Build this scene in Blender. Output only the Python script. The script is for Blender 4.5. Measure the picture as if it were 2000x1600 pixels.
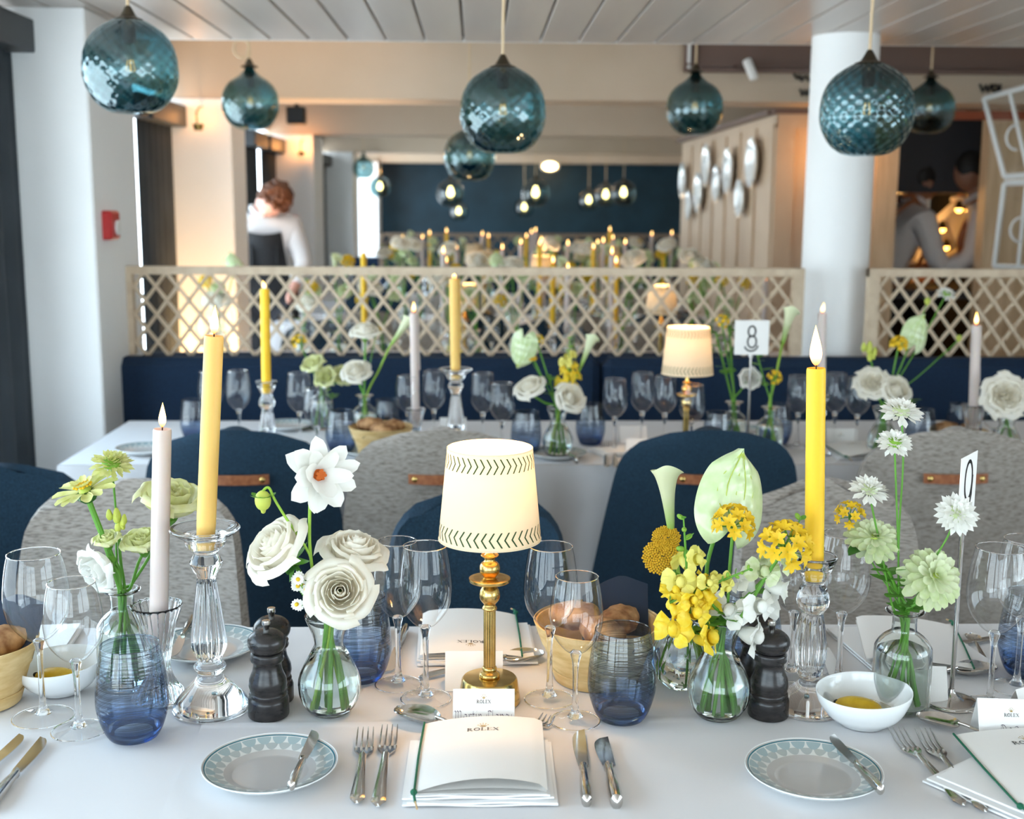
import bpy, bmesh, math, random
from math import sin, cos, pi, radians, sqrt, atan2, tan
from mathutils import Vector, Matrix, Quaternion, Euler

for o in list(bpy.data.objects): bpy.data.objects.remove(o, do_unlink=True)
S = bpy.context.scene
COL = S.collection
random.seed(7)

# ------------------------------------------------------------------ camera
FPX = 2400.0                      # focal length in pixels of the 2000 x 1600 frame
TAB = 0.75                        # table top height
CAMZ = 1.43
PITCH, YAW, ROLL = radians(9.46), radians(1.65), radians(0.28)
cd = bpy.data.cameras.new('camera'); cam = bpy.data.objects.new('camera', cd); COL.objects.link(cam)
cd.sensor_width = 36.0; cd.lens = 36.0*FPX/2000.0
cam.location = (0, 0, CAMZ)
CAMROT = Matrix.Rotation(-YAW, 3, 'Z') @ Matrix.Rotation(pi/2-PITCH, 3, 'X') @ Matrix.Rotation(ROLL, 3, 'Z')
cam.rotation_euler = CAMROT.to_euler()
cd.clip_start = 0.05; cd.clip_end = 200
cd.dof.use_dof = True; cd.dof.focus_distance = 1.66; cd.dof.aperture_fstop = 5.0
S.camera = cam
CP = Vector((0, 0, CAMZ))

# ------------------------------------------------------------------ light of the place: overcast sky through the windows
W = bpy.data.worlds.new('sky'); S.world = W; W.use_nodes = True
wn = W.node_tree.nodes; wl = W.node_tree.links
bg = wn['Background']
tc = wn.new('ShaderNodeTexCoord'); sp = wn.new('ShaderNodeSeparateXYZ'); cr = wn.new('ShaderNodeValToRGB')
wl.new(tc.outputs['Generated'], sp.inputs[0]); wl.new(sp.outputs['Z'], cr.inputs[0]); wl.new(cr.outputs[0], bg.inputs[0])
cr.color_ramp.elements[0].position = 0.0; cr.color_ramp.elements[0].color = (0.80, 0.90, 0.97, 1)
cr.color_ramp.elements[1].position = 0.7; cr.color_ramp.elements[1].color = (0.50, 0.74, 1.0, 1)
bg.inputs[1].default_value = 9.0
vs = S.view_settings
vs.view_transform = 'Standard'; vs.look = 'None'; vs.exposure = 0.0; vs.gamma = 1.0; vs.use_curve_mapping = False
S.cycles.max_bounces = 16; S.cycles.transmission_bounces = 14; S.cycles.transparent_max_bounces = 24
S.cycles.diffuse_bounces = 5; S.cycles.glossy_bounces = 5
S.cycles.sample_clamp_indirect = 6.0; S.cycles.blur_glossy = 0.5

def ray(px, py):
    d = CAMROT @ Vector(((px-1000.0)/FPX, -(py-800.0)/FPX, -1.0)); return d
def at(px, py, Y):
    d = ray(px, py); return CP + d*(Y/d.y)
def T(px, py, z=TAB):
    d = ray(px, py); return CP + d*((z-CAMZ)/d.z)

# ------------------------------------------------------------------ mesh helpers
class MB:
    def __init__(s): s.v = []; s.f = []
    def add(s, v, f, M=None):
        b = len(s.v)
        if M is not None: v = [M @ Vector(p) for p in v]
        s.v += [tuple(p) for p in v]; s.f += [tuple(i+b for i in q) for q in f]; return s
    def box(s, c, d, M=None, bev=0):
        x, y, z = c; a, b, e = d[0]/2, d[1]/2, d[2]/2
        if bev:
            k = bev; vv = []
            for sx in (-1, 1):
                for sy in (-1, 1):
                    for sz in (-1, 1):
                        vv += [(x+sx*a, y+sy*(b-k), z+sz*(e-k)), (x+sx*(a-k), y+sy*b, z+sz*(e-k)), (x+sx*(a-k), y+sy*(b-k), z+sz*e)]
            bm = bmesh.new(); [bm.verts.new(p) for p in vv]; bmesh.ops.convex_hull(bm, input=bm.verts[:]); bm.verts.index_update()
            V = [tuple(p.co) for p in bm.verts]; F = [tuple(q.index for q in f.verts) for f in bm.faces]; bm.free()
            return s.add(V, F, M)
        v = [(x-a, y-b, z-e), (x+a, y-b, z-e), (x+a, y+b, z-e), (x-a, y+b, z-e), (x-a, y-b, z+e), (x+a, y-b, z+e), (x+a, y+b, z+e), (x-a, y+b, z+e)]
        return s.add(v, [(0,3,2,1), (4,5,6,7), (0,1,5,4), (1,2,6,5), (2,3,7,6), (3,0,4,7)], M)
    def lathe(s, prof, n=24, fn=None, M=None):
        v = []; f = []; rings = []
        for (r, z) in prof:
            if r <= 1e-6: rings.append([len(v)]); v.append((0, 0, z))
            else:
                ring = []
                for i in range(n):
                    t = 2*pi*i/n; rr, zz = (r, z) if fn is None else fn(r, z, t)
                    ring.append(len(v)); v.append((rr*cos(t), rr*sin(t), zz))
                rings.append(ring)
        for a, b in zip(rings[:-1], rings[1:]):
            if len(a) == 1 and len(b) == 1: continue
            for i in range(n):
                j = (i+1) % n
                if len(a) == 1: f.append((a[0], b[j], b[i]))
                elif len(b) == 1: f.append((a[i], a[j], b[0]))
                else: f.append((a[i], a[j], b[j], b[i]))
        return s.add(v, f, M)
    def tube(s, pts, rad, n=8, M=None, cap=True, flat=1.0):
        pts = [Vector(p) for p in pts]; m = len(pts)
        if not isinstance(rad, (list, tuple)): rad = [rad]*m
        v = []; f = []; up = None
        for i, p in enumerate(pts):
            t = (pts[min(i+1, m-1)]-pts[max(i-1, 0)])
            if t.length < 1e-9: t = Vector((0, 0, 1))
            t.normalize()
            if up is None: up = Vector((1, 0, 0)) if abs(t.x) < .9 else Vector((0, 1, 0))
            a = t.cross(up).normalized(); b = a.cross(t).normalized(); up = b
            for k in range(n):
                q = 2*pi*k/n; v.append(p + a*cos(q)*rad[i] + b*sin(q)*rad[i]*flat)
        for i in range(m-1):
            for k in range(n):
                l = (k+1) % n; f.append((i*n+k, i*n+l, (i+1)*n+l, (i+1)*n+k))
        if cap: f.append(tuple(range(n-1, -1, -1))); f.append(tuple((m-1)*n+k for k in range(n)))
        return s.add(v, f, M)
    def sph(s, c, r, n=12, m=8, M=None, fn=None):
        if not isinstance(r, (list, tuple)): r = (r, r, r)
        v = []; f = []
        for j in range(m+1):
            th = pi*j/m
            for i in range(n):
                ph = 2*pi*i/n; d = (sin(th)*cos(ph), sin(th)*sin(ph), cos(th)); k = 1.0 if fn is None else fn(d)
                v.append((c[0]+r[0]*d[0]*k, c[1]+r[1]*d[1]*k, c[2]+r[2]*d[2]*k))
        for j in range(m):
            for i in range(n):
                k = (i+1) % n; f.append((j*n+i, (j+1)*n+i, (j+1)*n+k, j*n+k))
        return s.add(v, f, M)
    def grid(s, fn, nu, nv, M=None):
        v = [fn(i/nu, j/nv) for j in range(nv+1) for i in range(nu+1)]
        f = [(j*(nu+1)+i, j*(nu+1)+i+1, (j+1)*(nu+1)+i+1, (j+1)*(nu+1)+i) for j in range(nv) for i in range(nu)]
        return s.add(v, f, M)
    def shell(s, fn, nu, nv, th, M=None):           # a grid surface with thickness th behind it
        P = [[Vector(fn(i/nu, j/nv)) for i in range(nu+1)] for j in range(nv+1)]
        def nrm(j, i):
            a = P[j][min(i+1, nu)]-P[j][max(i-1, 0)]; b = P[min(j+1, nv)][i]-P[max(j-1, 0)][i]
            n = a.cross(b); return n.normalized() if n.length > 1e-12 else Vector((0, 0, 1))
        w = nu+1; v = []
        for j in range(nv+1):
            for i in range(nu+1): v.append(P[j][i])
        for j in range(nv+1):
            for i in range(nu+1): v.append(P[j][i]-nrm(j, i)*th)
        o = w*(nv+1); f = []
        for j in range(nv):
            for i in range(nu):
                a, b, c, d = j*w+i, j*w+i+1, (j+1)*w+i+1, (j+1)*w+i
                f += [(a, b, c, d), (o+d, o+c, o+b, o+a)]
        for i in range(nu):
            f += [(i+1, i, o+i, o+i+1), (nv*w+i, nv*w+i+1, o+nv*w+i+1, o+nv*w+i)]
        for j in range(nv):
            f += [(j*w, (j+1)*w, o+(j+1)*w, o+j*w), ((j+1)*w+nu, j*w+nu, o+j*w+nu, o+(j+1)*w+nu)]
        return s.add(v, f, M)
    def prism(s, poly, z0, z1, M=None):
        n = len(poly); v = [(x, y, z0) for x, y in poly]+[(x, y, z1) for x, y in poly]
        f = [tuple(range(n-1, -1, -1)), tuple(range(n, 2*n))]+[(i, (i+1) % n, n+(i+1) % n, n+i) for i in range(n)]
        return s.add(v, f, M)
    def mesh(s, name, mat, smooth=True, fix=False, sharp=40):
        m = bpy.data.meshes.new(name); m.from_pydata(s.v, [], s.f); m.materials.append(mat)
        if fix:
            bm = bmesh.new(); bm.from_mesh(m); bmesh.ops.recalc_face_normals(bm, faces=bm.faces[:]); bm.to_mesh(m); bm.free()
        if smooth:
            m.polygons.foreach_set('use_smooth', [True]*len(m.polygons)); m.set_sharp_from_angle(angle=radians(sharp))
        m.update(); return m

CACHE = {}
def me(key, fn):
    if key not in CACHE: CACHE[key] = fn()
    return CACHE[key]

USED = {}
def link(o): COL.objects.link(o); return o
def props(o, label=None, cat=None, group=None, kind=None):
    if label: o['label'] = label
    if cat: o['category'] = cat
    if group: o['group'] = group
    if kind: o['kind'] = kind
    return o
def thing(name, label, cat, loc=(0, 0, 0), rz=0, group=None, rot=None):
    o = link(bpy.data.objects.new(name, None)); o.empty_display_size = .02; o.location = loc
    if rot is not None: o.rotation_mode = 'QUATERNION'; o.rotation_quaternion = rot
    else: o.rotation_euler = (0, 0, rz)
    return props(o, label, cat, group)
def part(name, mesh, parent, loc=None, rot=None, sc=None, label=None, kind=None):
    o = link(bpy.data.objects.new(name, mesh)); o.parent = parent
    if loc is not None: o.location = loc
    if rot is not None:
        if isinstance(rot, Quaternion): o.rotation_mode = 'QUATERNION'; o.rotation_quaternion = rot
        else: o.rotation_euler = rot
    if sc is not None: o.scale = sc if isinstance(sc, (tuple, list)) else (sc, sc, sc)
    if label: o['label'] = label
    if kind: o['kind'] = kind
    return o
def solo(name, mesh, label, cat, loc=(0, 0, 0), rz=0, group=None, kind=None, rot=None, sc=None):
    o = link(bpy.data.objects.new(name, mesh)); o.location = loc
    if rot is not None: o.rotation_mode = 'QUATERNION'; o.rotation_quaternion = rot
    else: o.rotation_euler = (0, 0, rz)
    if sc is not None: o.scale = sc if isinstance(sc, (tuple, list)) else (sc, sc, sc)
    return props(o, label, cat, group, kind)
def struct(name, mesh, parent=None):
    o = link(bpy.data.objects.new(name, mesh)); o['kind'] = 'structure'
    if parent: o.parent = parent
    return o
def smooth(prof, k=4):                              # Catmull-Rom through profile points
    out = []; n = len(prof)
    for i in range(n-1):
        p0, p1, p2, p3 = prof[max(i-1, 0)], prof[i], prof[i+1], prof[min(i+2, n-1)]
        for j in range(k):
            t = j/k
            out.append(tuple(.5*((2*b)+(c-a)*t+(2*a-5*b+4*c-d)*t*t+(3*b-a-3*c+d)*t**3) for a, b, c, d in zip(p0, p1, p2, p3)))
    out.append(tuple(prof[-1])); return [(max(q[0], 0.0),)+tuple(q[1:]) if len(q) == 2 else q for q in out]
def curve(pts, k=6):
    out = []; pts = [tuple(p) for p in pts]; n = len(pts)
    for i in range(n-1):
        p0, p1, p2, p3 = pts[max(i-1, 0)], pts[i], pts[i+1], pts[min(i+2, n-1)]
        for j in range(k):
            t = j/k
            out.append(tuple(.5*((2*b)+(c-a)*t+(2*a-5*b+4*c-d)*t*t+(3*b-a-3*c+d)*t**3) for a, b, c, d in zip(p0, p1, p2, p3)))
    out.append(pts[-1]); return out

# ------------------------------------------------------------------ materials
def mat(name, col, rough=.5, metal=0, spec=.5, trans=0, ior=1.45, sheen=0, emit=None, es=0, sub=0, coat=0, tl=0):
    m = bpy.data.materials.new(name); m.use_nodes = True; b = m.node_tree.nodes['Principled BSDF']
    b.inputs['Base Color'].default_value = (*col, 1); b.inputs['Roughness'].default_value = rough; b.inputs['Metallic'].default_value = metal
    b.inputs['Specular IOR Level'].default_value = spec; b.inputs['Transmission Weight'].default_value = trans; b.inputs['IOR'].default_value = ior
    b.inputs['Sheen Weight'].default_value = sheen; b.inputs['Coat Weight'].default_value = coat
    if sub:
        b.inputs['Subsurface Weight'].default_value = sub; b.inputs['Subsurface Radius'].default_value = (1, .6, .35); b.inputs['Subsurface Scale'].default_value = .012
    if emit: b.inputs['Emission Color'].default_value = (*emit, 1); b.inputs['Emission Strength'].default_value = es
    if tl:                                          # thin leaf or petal: light passes through it
        nt = m.node_tree; t = nt.nodes.new('ShaderNodeBsdfTranslucent'); t.inputs[0].default_value = (*col, 1); x = nt.nodes.new('ShaderNodeMixShader'); x.inputs[0].default_value = tl
        nt.links.new(b.outputs[0], x.inputs[1]); nt.links.new(t.outputs[0], x.inputs[2]); nt.links.new(x.outputs[0], nt.nodes['Material Output'].inputs[0])
    return m
def nodes(m): return m.node_tree.nodes, m.node_tree.links, m.node_tree.nodes['Principled BSDF']
def noisy(m, c1, c2, scale=(60, 60, 60), detail=3, lo=.35, hi=.65, bump=0, bscale=None, coord='Object', rough=None):
    n, l, b = nodes(m)
    tc = n.new('ShaderNodeTexCoord'); mp = n.new('ShaderNodeMapping'); mp.inputs['Scale'].default_value = scale
    nz = n.new('ShaderNodeTexNoise'); nz.inputs['Scale'].default_value = 1; nz.inputs['Detail'].default_value = detail
    r = n.new('ShaderNodeValToRGB'); r.color_ramp.elements[0].position = lo; r.color_ramp.elements[1].position = hi
    r.color_ramp.elements[0].color = (*c1, 1); r.color_ramp.elements[1].color = (*c2, 1)
    l.new(tc.outputs[coord], mp.inputs[0]); l.new(mp.outputs[0], nz.inputs[0]); l.new(nz.outputs[0], r.inputs[0]); l.new(r.outputs[0], b.inputs['Base Color'])
    if bump:
        bp = n.new('ShaderNodeBump'); bp.inputs['Strength'].default_value = bump; bp.inputs['Distance'].default_value = .002
        l.new(nz.outputs[0], bp.inputs['Height']); l.new(bp.outputs[0], b.inputs['Normal'])
    return m
def zgrad(m, c1, c2, z0, z1, bumpw=0, extra=None):  # colour of the glass itself runs from c1 (low) to c2 (high)
    n, l, b = nodes(m)
    tc = n.new('ShaderNodeTexCoord'); s = n.new('ShaderNodeSeparateXYZ'); mr = n.new('ShaderNodeMapRange')
    mr.inputs[1].default_value = z0; mr.inputs[2].default_value = z1
    r = n.new('ShaderNodeValToRGB'); r.color_ramp.elements[0].color = (*c1, 1); r.color_ramp.elements[1].color = (*c2, 1)
    l.new(tc.outputs['Object'], s.inputs[0]); l.new(s.outputs[2], mr.inputs[0]); l.new(mr.outputs[0], r.inputs[0]); l.new(r.outputs[0], b.inputs['Base Color'])
    return m

M = {}
M['white'] = noisy(mat('white_paint', (.8, .8, .79), .55), (.78, .78, .77), (.82, .82, .81), (3, 3, 3))
M['pier'] = noisy(mat('pier_paint', (.9, .9, .89), .5), (.88, .88, .87), (.92, .92, .91), (2, 2, 2))
M['beige'] = noisy(mat('beige_paint', (.54, .43, .32), .55), (.52, .41, .30), (.57, .46, .35), (2, 2, 2))
M['cabinet'] = noisy(mat('tan_paint', (.58, .43, .29), .5), (.55, .40, .27), (.61, .46, .32), (3, 3, 3))
M['plank'] = noisy(mat('ceiling_plank', (.56, .50, .45), .32), (.52, .46, .42), (.60, .54, .48), (6, .8, 6))
M['groove'] = mat('ceiling_groove', (.05, .045, .04), .7)
M['brownrim'] = mat('brown_paint', (.16, .10, .08), .5)
M['oak'] = noisy(mat('pale_oak', (.62, .46, .28), .5), (.55, .40, .24), (.68, .52, .34), (40, 40, 4))
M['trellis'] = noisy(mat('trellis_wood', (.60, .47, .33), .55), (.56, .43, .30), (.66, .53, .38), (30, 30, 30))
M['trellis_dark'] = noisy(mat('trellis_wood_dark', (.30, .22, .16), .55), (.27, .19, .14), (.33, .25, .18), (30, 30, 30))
M['floor'] = noisy(mat('floor_wood', (.25, .17, .11), .4), (.20, .13, .08), (.30, .21, .14), (2, 30, 2))
M['navywall'] = noisy(mat('navy_wall', (.006, .035, .06), .5), (.005, .03, .05), (.008, .042, .07), (3, 3, 3))
M['bench'] = noisy(mat('navy_velvet', (.002, .016, .045), .85), (.0012, .010, .030), (.0035, .025, .066), (220, 220, 220), bump=.3)
M['navyfab'] = noisy(mat('navy_weave', (.007, .030, .056), .9), (.003, .015, .030), (.013, .045, .080), (420, 420, 420), bump=.6)
M['tweed'] = noisy(mat('grey_tweed', (.35, .32, .29), .9, sheen=.2), (.12, .10, .085), (.36, .32, .28), (60, 60, 420), detail=4, lo=.30, hi=.56, bump=.6)
M['leather'] = noisy(mat('tan_leather', (.30, .10, .035), .5), (.24, .075, .025), (.36, .13, .05), (90, 90, 90), bump=.3)
M['darkleg'] = mat('dark_metal_leg', (.03, .03, .03), .4, metal=.6)
M['brass'] = noisy(mat('brass', (.62, .42, .14), .22, metal=1), (.50, .33, .10), (.70, .49, .18), (40, 40, 40))
M['bronze'] = mat('dark_bronze', (.08, .065, .045), .4, metal=.9)
M['cream_candle'] = mat('pale_wax', (.62, .53, .49), .5, sub=.35)
M['yellow_candle'] = mat('yellow_wax', (.90, .55, .02), .5, sub=.3)
M['ochre_candle'] = mat('ochre_wax', (.76, .48, .13), .5, sub=.35)
M['wick'] = mat('burnt_wick', (.02, .015, .01), .9)
M['glass'] = mat('clear_glass', (1, 1, 1), 0, trans=1, ior=1.46)
M['crystal'] = mat('cut_crystal', (1, 1, 1), .0, trans=1, ior=1.52)
M['vglass'] = mat('vase_glass', (.97, 1, .98), .0, trans=1, ior=1.46)
M['water'] = mat('water', (.96, 1, .97), 0, trans=1, ior=1.33)
def thin_glass(name, build):
    m = bpy.data.materials.new(name); m.use_nodes = True; n = m.node_tree.nodes; l = m.node_tree.links; n.remove(n['Principled BSDF'])
    tr = n.new('ShaderNodeBsdfTransparent'); gl = n.new('ShaderNodeBsdfGlossy'); gl.inputs['Roughness'].default_value = .03
    fr = n.new('ShaderNodeLayerWeight'); fr.inputs[0].default_value = .5; mx = n.new('ShaderNodeMixShader')   # Schlick reflectance of a thin wall, same on both faces
    pw = n.new('ShaderNodeMath'); pw.operation = 'POWER'; pw.inputs[1].default_value = 5; l.new(fr.outputs['Facing'], pw.inputs[0])
    sk = n.new('ShaderNodeMapRange'); sk.inputs[3].default_value = .08; sk.inputs[4].default_value = 1; l.new(pw.outputs[0], sk.inputs[0])
    l.new(sk.outputs[0], mx.inputs[0]); l.new(tr.outputs[0], mx.inputs[1]); l.new(gl.outputs[0], mx.inputs[2]); l.new(mx.outputs[0], n['Material Output'].inputs[0])
    build(n, l, tr, gl, fr, sk); return m
def _globe(n, l, tr, gl, fr, sk, bs=.10, lo=.78, hi=1.15):
    sk.inputs[3].default_value = .10
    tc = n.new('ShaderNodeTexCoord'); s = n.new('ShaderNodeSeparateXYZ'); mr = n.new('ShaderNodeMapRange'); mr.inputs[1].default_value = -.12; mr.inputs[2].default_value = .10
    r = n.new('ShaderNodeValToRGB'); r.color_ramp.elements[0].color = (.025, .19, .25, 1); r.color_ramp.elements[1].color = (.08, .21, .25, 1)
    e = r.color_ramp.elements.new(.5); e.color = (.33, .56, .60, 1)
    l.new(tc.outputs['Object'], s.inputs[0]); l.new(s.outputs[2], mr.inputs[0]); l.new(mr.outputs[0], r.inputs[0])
    # diamond-optic relief: two families of spiral ribs
    at2 = n.new('ShaderNodeMath'); at2.operation = 'ARCTAN2'; l.new(s.outputs[1], at2.inputs[0]); l.new(s.outputs[0], at2.inputs[1])
    outs = []
    for sg in (1, -1):
        a = n.new('ShaderNodeMath'); a.operation = 'MULTIPLY'; a.inputs[1].default_value = 20*sg; l.new(at2.outputs[0], a.inputs[0])
        b = n.new('ShaderNodeMath'); b.operation = 'MULTIPLY'; b.inputs[1].default_value = 230; l.new(s.outputs[2], b.inputs[0])
        c = n.new('ShaderNodeMath'); c.operation = 'ADD'; l.new(a.outputs[0], c.inputs[0]); l.new(b.outputs[0], c.inputs[1])
        d = n.new('ShaderNodeMath'); d.operation = 'SINE'; l.new(c.outputs[0], d.inputs[0]); outs.append(d)
    mu = n.new('ShaderNodeMath'); mu.operation = 'ADD'; l.new(outs[0].outputs[0], mu.inputs[0]); l.new(outs[1].outputs[0], mu.inputs[1])
    mr2 = n.new('ShaderNodeMapRange'); mr2.inputs[1].default_value = -2; mr2.inputs[2].default_value = 2; mr2.inputs[3].default_value = lo; mr2.inputs[4].default_value = hi; l.new(mu.outputs[0], mr2.inputs[0])
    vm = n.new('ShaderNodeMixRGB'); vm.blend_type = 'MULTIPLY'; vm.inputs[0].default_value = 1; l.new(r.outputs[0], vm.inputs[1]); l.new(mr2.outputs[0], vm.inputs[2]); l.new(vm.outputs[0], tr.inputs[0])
    bp = n.new('ShaderNodeBump'); bp.inputs['Strength'].default_value = bs; bp.inputs['Distance'].default_value = .004; l.new(mu.outputs[0], bp.inputs['Height']); l.new(bp.outputs[0], gl.inputs['Normal']); l.new(bp.outputs[0], fr.inputs['Normal'])
    gl.inputs[0].default_value = (.8, .95, 1, 1); gl.inputs['Roughness'].default_value = .05
def _wine(n, l, tr, gl, fr, sk):
    sk.inputs[3].default_value = .06; gl.inputs['Roughness'].default_value = .0
    lw = n.new('ShaderNodeLayerWeight'); lw.inputs[0].default_value = .12; r = n.new('ShaderNodeValToRGB')   # longer way through the wall towards the silhouette
    r.color_ramp.elements[0].color = (.985, .99, .99, 1); r.color_ramp.elements[1].color = (.30, .34, .36, 1); r.color_ramp.elements[0].position = .22
    l.new(lw.outputs['Facing'], r.inputs[0]); l.new(r.outputs[0], tr.inputs[0])
M['wine'] = thin_glass('thin_wine_glass', _wine)
def _tumb(n, l, tr, gl, fr, sk):
    sk.inputs[3].default_value = .08; gl.inputs['Roughness'].default_value = .03
    tc = n.new('ShaderNodeTexCoord'); s = n.new('ShaderNodeSeparateXYZ'); mr = n.new('ShaderNodeMapRange'); mr.inputs[1].default_value = .0; mr.inputs[2].default_value = .1
    r = n.new('ShaderNodeValToRGB'); r.color_ramp.elements[0].color = (.05, .13, .30, 1); r.color_ramp.elements[1].color = (.68, .75, .82, 1)
    for p_, c_ in ((.16, (.09, .19, .40)), (.30, (.36, .46, .62)), (.65, (.54, .62, .73))): e = r.color_ramp.elements.new(p_); e.color = (*c_, 1)
    l.new(tc.outputs['Object'], s.inputs[0]); l.new(s.outputs[2], mr.inputs[0]); l.new(mr.outputs[0], r.inputs[0])
    mp = n.new('ShaderNodeMapping'); mp.inputs['Scale'].default_value = (5, 5, 520); nz = n.new('ShaderNodeTexNoise'); nz.inputs['Scale'].default_value = 1; nz.inputs['Detail'].default_value = 1
    l.new(tc.outputs['Object'], mp.inputs[0]); l.new(mp.outputs[0], nz.inputs[0])
    m2 = n.new('ShaderNodeMapRange'); m2.inputs[1].default_value = .35; m2.inputs[2].default_value = .65; m2.inputs[3].default_value = .66; m2.inputs[4].default_value = 1.25; l.new(nz.outputs[0], m2.inputs[0])
    vm = n.new('ShaderNodeMixRGB'); vm.blend_type = 'MULTIPLY'; vm.inputs[0].default_value = 1; l.new(r.outputs[0], vm.inputs[1]); l.new(m2.outputs[0], vm.inputs[2]); l.new(vm.outputs[0], tr.inputs[0])
    bp = n.new('ShaderNodeBump'); bp.inputs['Strength'].default_value = .15; bp.inputs['Distance'].default_value = .001; l.new(nz.outputs[0], bp.inputs['Height']); l.new(bp.outputs[0], gl.inputs['Normal'])
M['tumbler'] = thin_glass('blue_ombre_glass', _tumb)
M['globe'] = thin_glass('teal_blown_glass', _globe)
M['globe_diamond'] = thin_glass('teal_diamond_glass', lambda *k: _globe(*k, bs=.28, lo=.55, hi=1.35))
def _pane(n, l, tr, gl, fr, sk): tr.inputs[0].default_value = (.95, .97, .97, 1)
M['pane'] = thin_glass('window_pane', _pane)
def _bulb(n, l, tr, gl, fr, sk): tr.inputs[0].default_value = (.97, .97, .95, 1)
M['bulbglass'] = thin_glass('bulb_glass', _bulb)
def _farglobe(n, l, tr, gl, fr, sk): tr.inputs[0].default_value = (.35, .50, .52, 1); sk.inputs[3].default_value = .10
M['farglobe'] = thin_glass('smoked_glass', _farglobe)
M['flame'] = mat('flame', (0, 0, 0), 1, emit=(1, .50, .12), es=7)
n_, l_, b_ = nodes(M['flame'])
_t = n_.new('ShaderNodeTexCoord'); _s = n_.new('ShaderNodeSeparateXYZ'); _r = n_.new('ShaderNodeValToRGB'); _k = n_.new('ShaderNodeMapRange'); _k.inputs[2].default_value = .034
l_.new(_t.outputs['Object'], _s.inputs[0]); l_.new(_s.outputs[2], _k.inputs[0]); l_.new(_k.outputs[0], _r.inputs[0]); l_.new(_r.outputs[0], b_.inputs['Emission Color'])
_r.color_ramp.elements[0].color = (.6, .07, .005, 1); _r.color_ramp.elements[1].color = (1, .58, .13, 1); _e = _r.color_ramp.elements.new(.4); _e.color = (1, .66, .26, 1)
M['filament'] = mat('filament', (0, 0, 0), 1, emit=(1, .42, .08), es=2.5)
M['bulb_lit'] = mat('lit_bulb', (0, 0, 0), 1, emit=(1, .62, .22), es=22)
M['heat'] = mat('heat_lamp', (0, 0, 0), 1, emit=(1, .45, .08), es=14)
M['cloth'] = mat('white_linen', (.66, .65, .655), .75, sheen=.15)
n_, l_, b_ = nodes(M['cloth'])
_t = n_.new('ShaderNodeTexCoord'); _z = n_.new('ShaderNodeTexNoise'); _z.inputs['Scale'].default_value = 5; _z.inputs['Detail'].default_value = 2.5; _z.inputs['Distortion'].default_value = .3
_b = n_.new('ShaderNodeBump'); _b.inputs['Strength'].default_value = .6; _b.inputs['Distance'].default_value = .012
l_.new(_t.outputs['Object'], _z.inputs[0]); l_.new(_z.outputs[0], _b.inputs['Height']); l_.new(_b.outputs[0], b_.inputs['Normal'])
M['napkin'] = mat('white_napkin', (.80, .80, .80), .8)
M['paper'] = mat('white_card', (.82, .80, .77), .6)
M['ink'] = mat('black_print', (.02, .02, .02), .5)
M['violet_ink'] = mat('dark_violet_ink', (.035, .015, .05), .5)
M['gold'] = mat('gold_print', (.45, .30, .08), .35, metal=.6)
M['cord'] = mat('green_cord', (.005, .11, .055), .7)
M['cordtip'] = mat('tan_thread', (.5, .33, .16), .7)
M['silver'] = noisy(mat('cutlery_steel', (.55, .53, .50), .13, metal=1), (.50, .48, .45), (.60, .58, .55), (60, 60, 60))
M['steel'] = mat('polished_steel', (.62, .60, .58), .12, metal=1)
M['mill'] = noisy(mat('black_stained_beech', (.018, .016, .017), .25), (.013, .012, .012), (.030, .026, .026), (60, 60, 200))
M['ceramic'] = mat('white_ceramic', (.80, .82, .82), .12, coat=.4)
M['plate'] = mat('room_greyed_glaze', (.46, .44, .42), .12, coat=.3)  # grey glaze, darkened in its colour for the warm room it mirrors
M['plate_rim'] = mat('white_glaze_rim', (.80, .83, .83), .12, coat=.4)
M['teal_line'] = mat('teal_line', (.03, .14, .18), .2)
M['scale_a'] = mat('pale_teal_scale', (.30, .38, .39), .15)
M['scale_b'] = mat('grey_scale', (.38, .41, .40), .15)
M['plate_band'] = mat('pale_border_glaze', (.62, .63, .60), .15)
M['oil'] = mat('oil', (.85, .62, .18), 0, trans=.8, ior=1.45)
M['lemon'] = noisy(mat('lemon', (.68, .44, .02), .4), (.62, .38, .015), (.76, .52, .04), (60, 60, 60))
M['basket'] = noisy(mat('chip_wood', (.66, .45, .19), .6), (.58, .37, .14), (.74, .54, .26), (25, 25, 90))
M['bread'] = noisy(mat('bread_crust', (.34, .15, .05), .7), (.20, .08, .025), (.52, .29, .13), (45, 45, 45), bump=.8)
M['darknap'] = mat('navy_napkin', (.012, .022, .045), .8)
M['shade'] = bpy.data.materials.new('parchment_shade')
M['shade'].use_nodes = True
n_ = M['shade'].node_tree.nodes; l_ = M['shade'].node_tree.links; n_.remove(n_['Principled BSDF'])
_d = n_.new('ShaderNodeBsdfDiffuse'); _tl = n_.new('ShaderNodeBsdfTranslucent'); _mx = n_.new('ShaderNodeMixShader'); _mx.inputs[0].default_value = .05
_d.inputs[0].default_value = (.72, .60, .42, 1); _tl.inputs[0].default_value = (.90, .72, .46, 1)
l_.new(_d.outputs[0], _mx.inputs[1]); l_.new(_tl.outputs[0], _mx.inputs[2]); l_.new(_mx.outputs[0], n_['Material Output'].inputs[0])
M['chev'] = mat('green_stitch', (.012, .05, .008), .7)
M['red'] = mat('red_plastic', (.50, .02, .02), .35)
M['blackplastic'] = mat('black_plastic', (.02, .02, .022), .5)
M['whiteplastic'] = mat('white_plastic', (.80, .80, .78), .35)
M['curtain'] = noisy(mat('dark_blind', (.035, .045, .055), .8), (.03, .038, .046), (.042, .052, .062), (4, 4, 4))
M['frame'] = mat('dark_window_frame', (.03, .035, .04), .5)
M['stem'] = mat('green_stem', (.12, .33, .035), .5, tl=.15)
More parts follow.
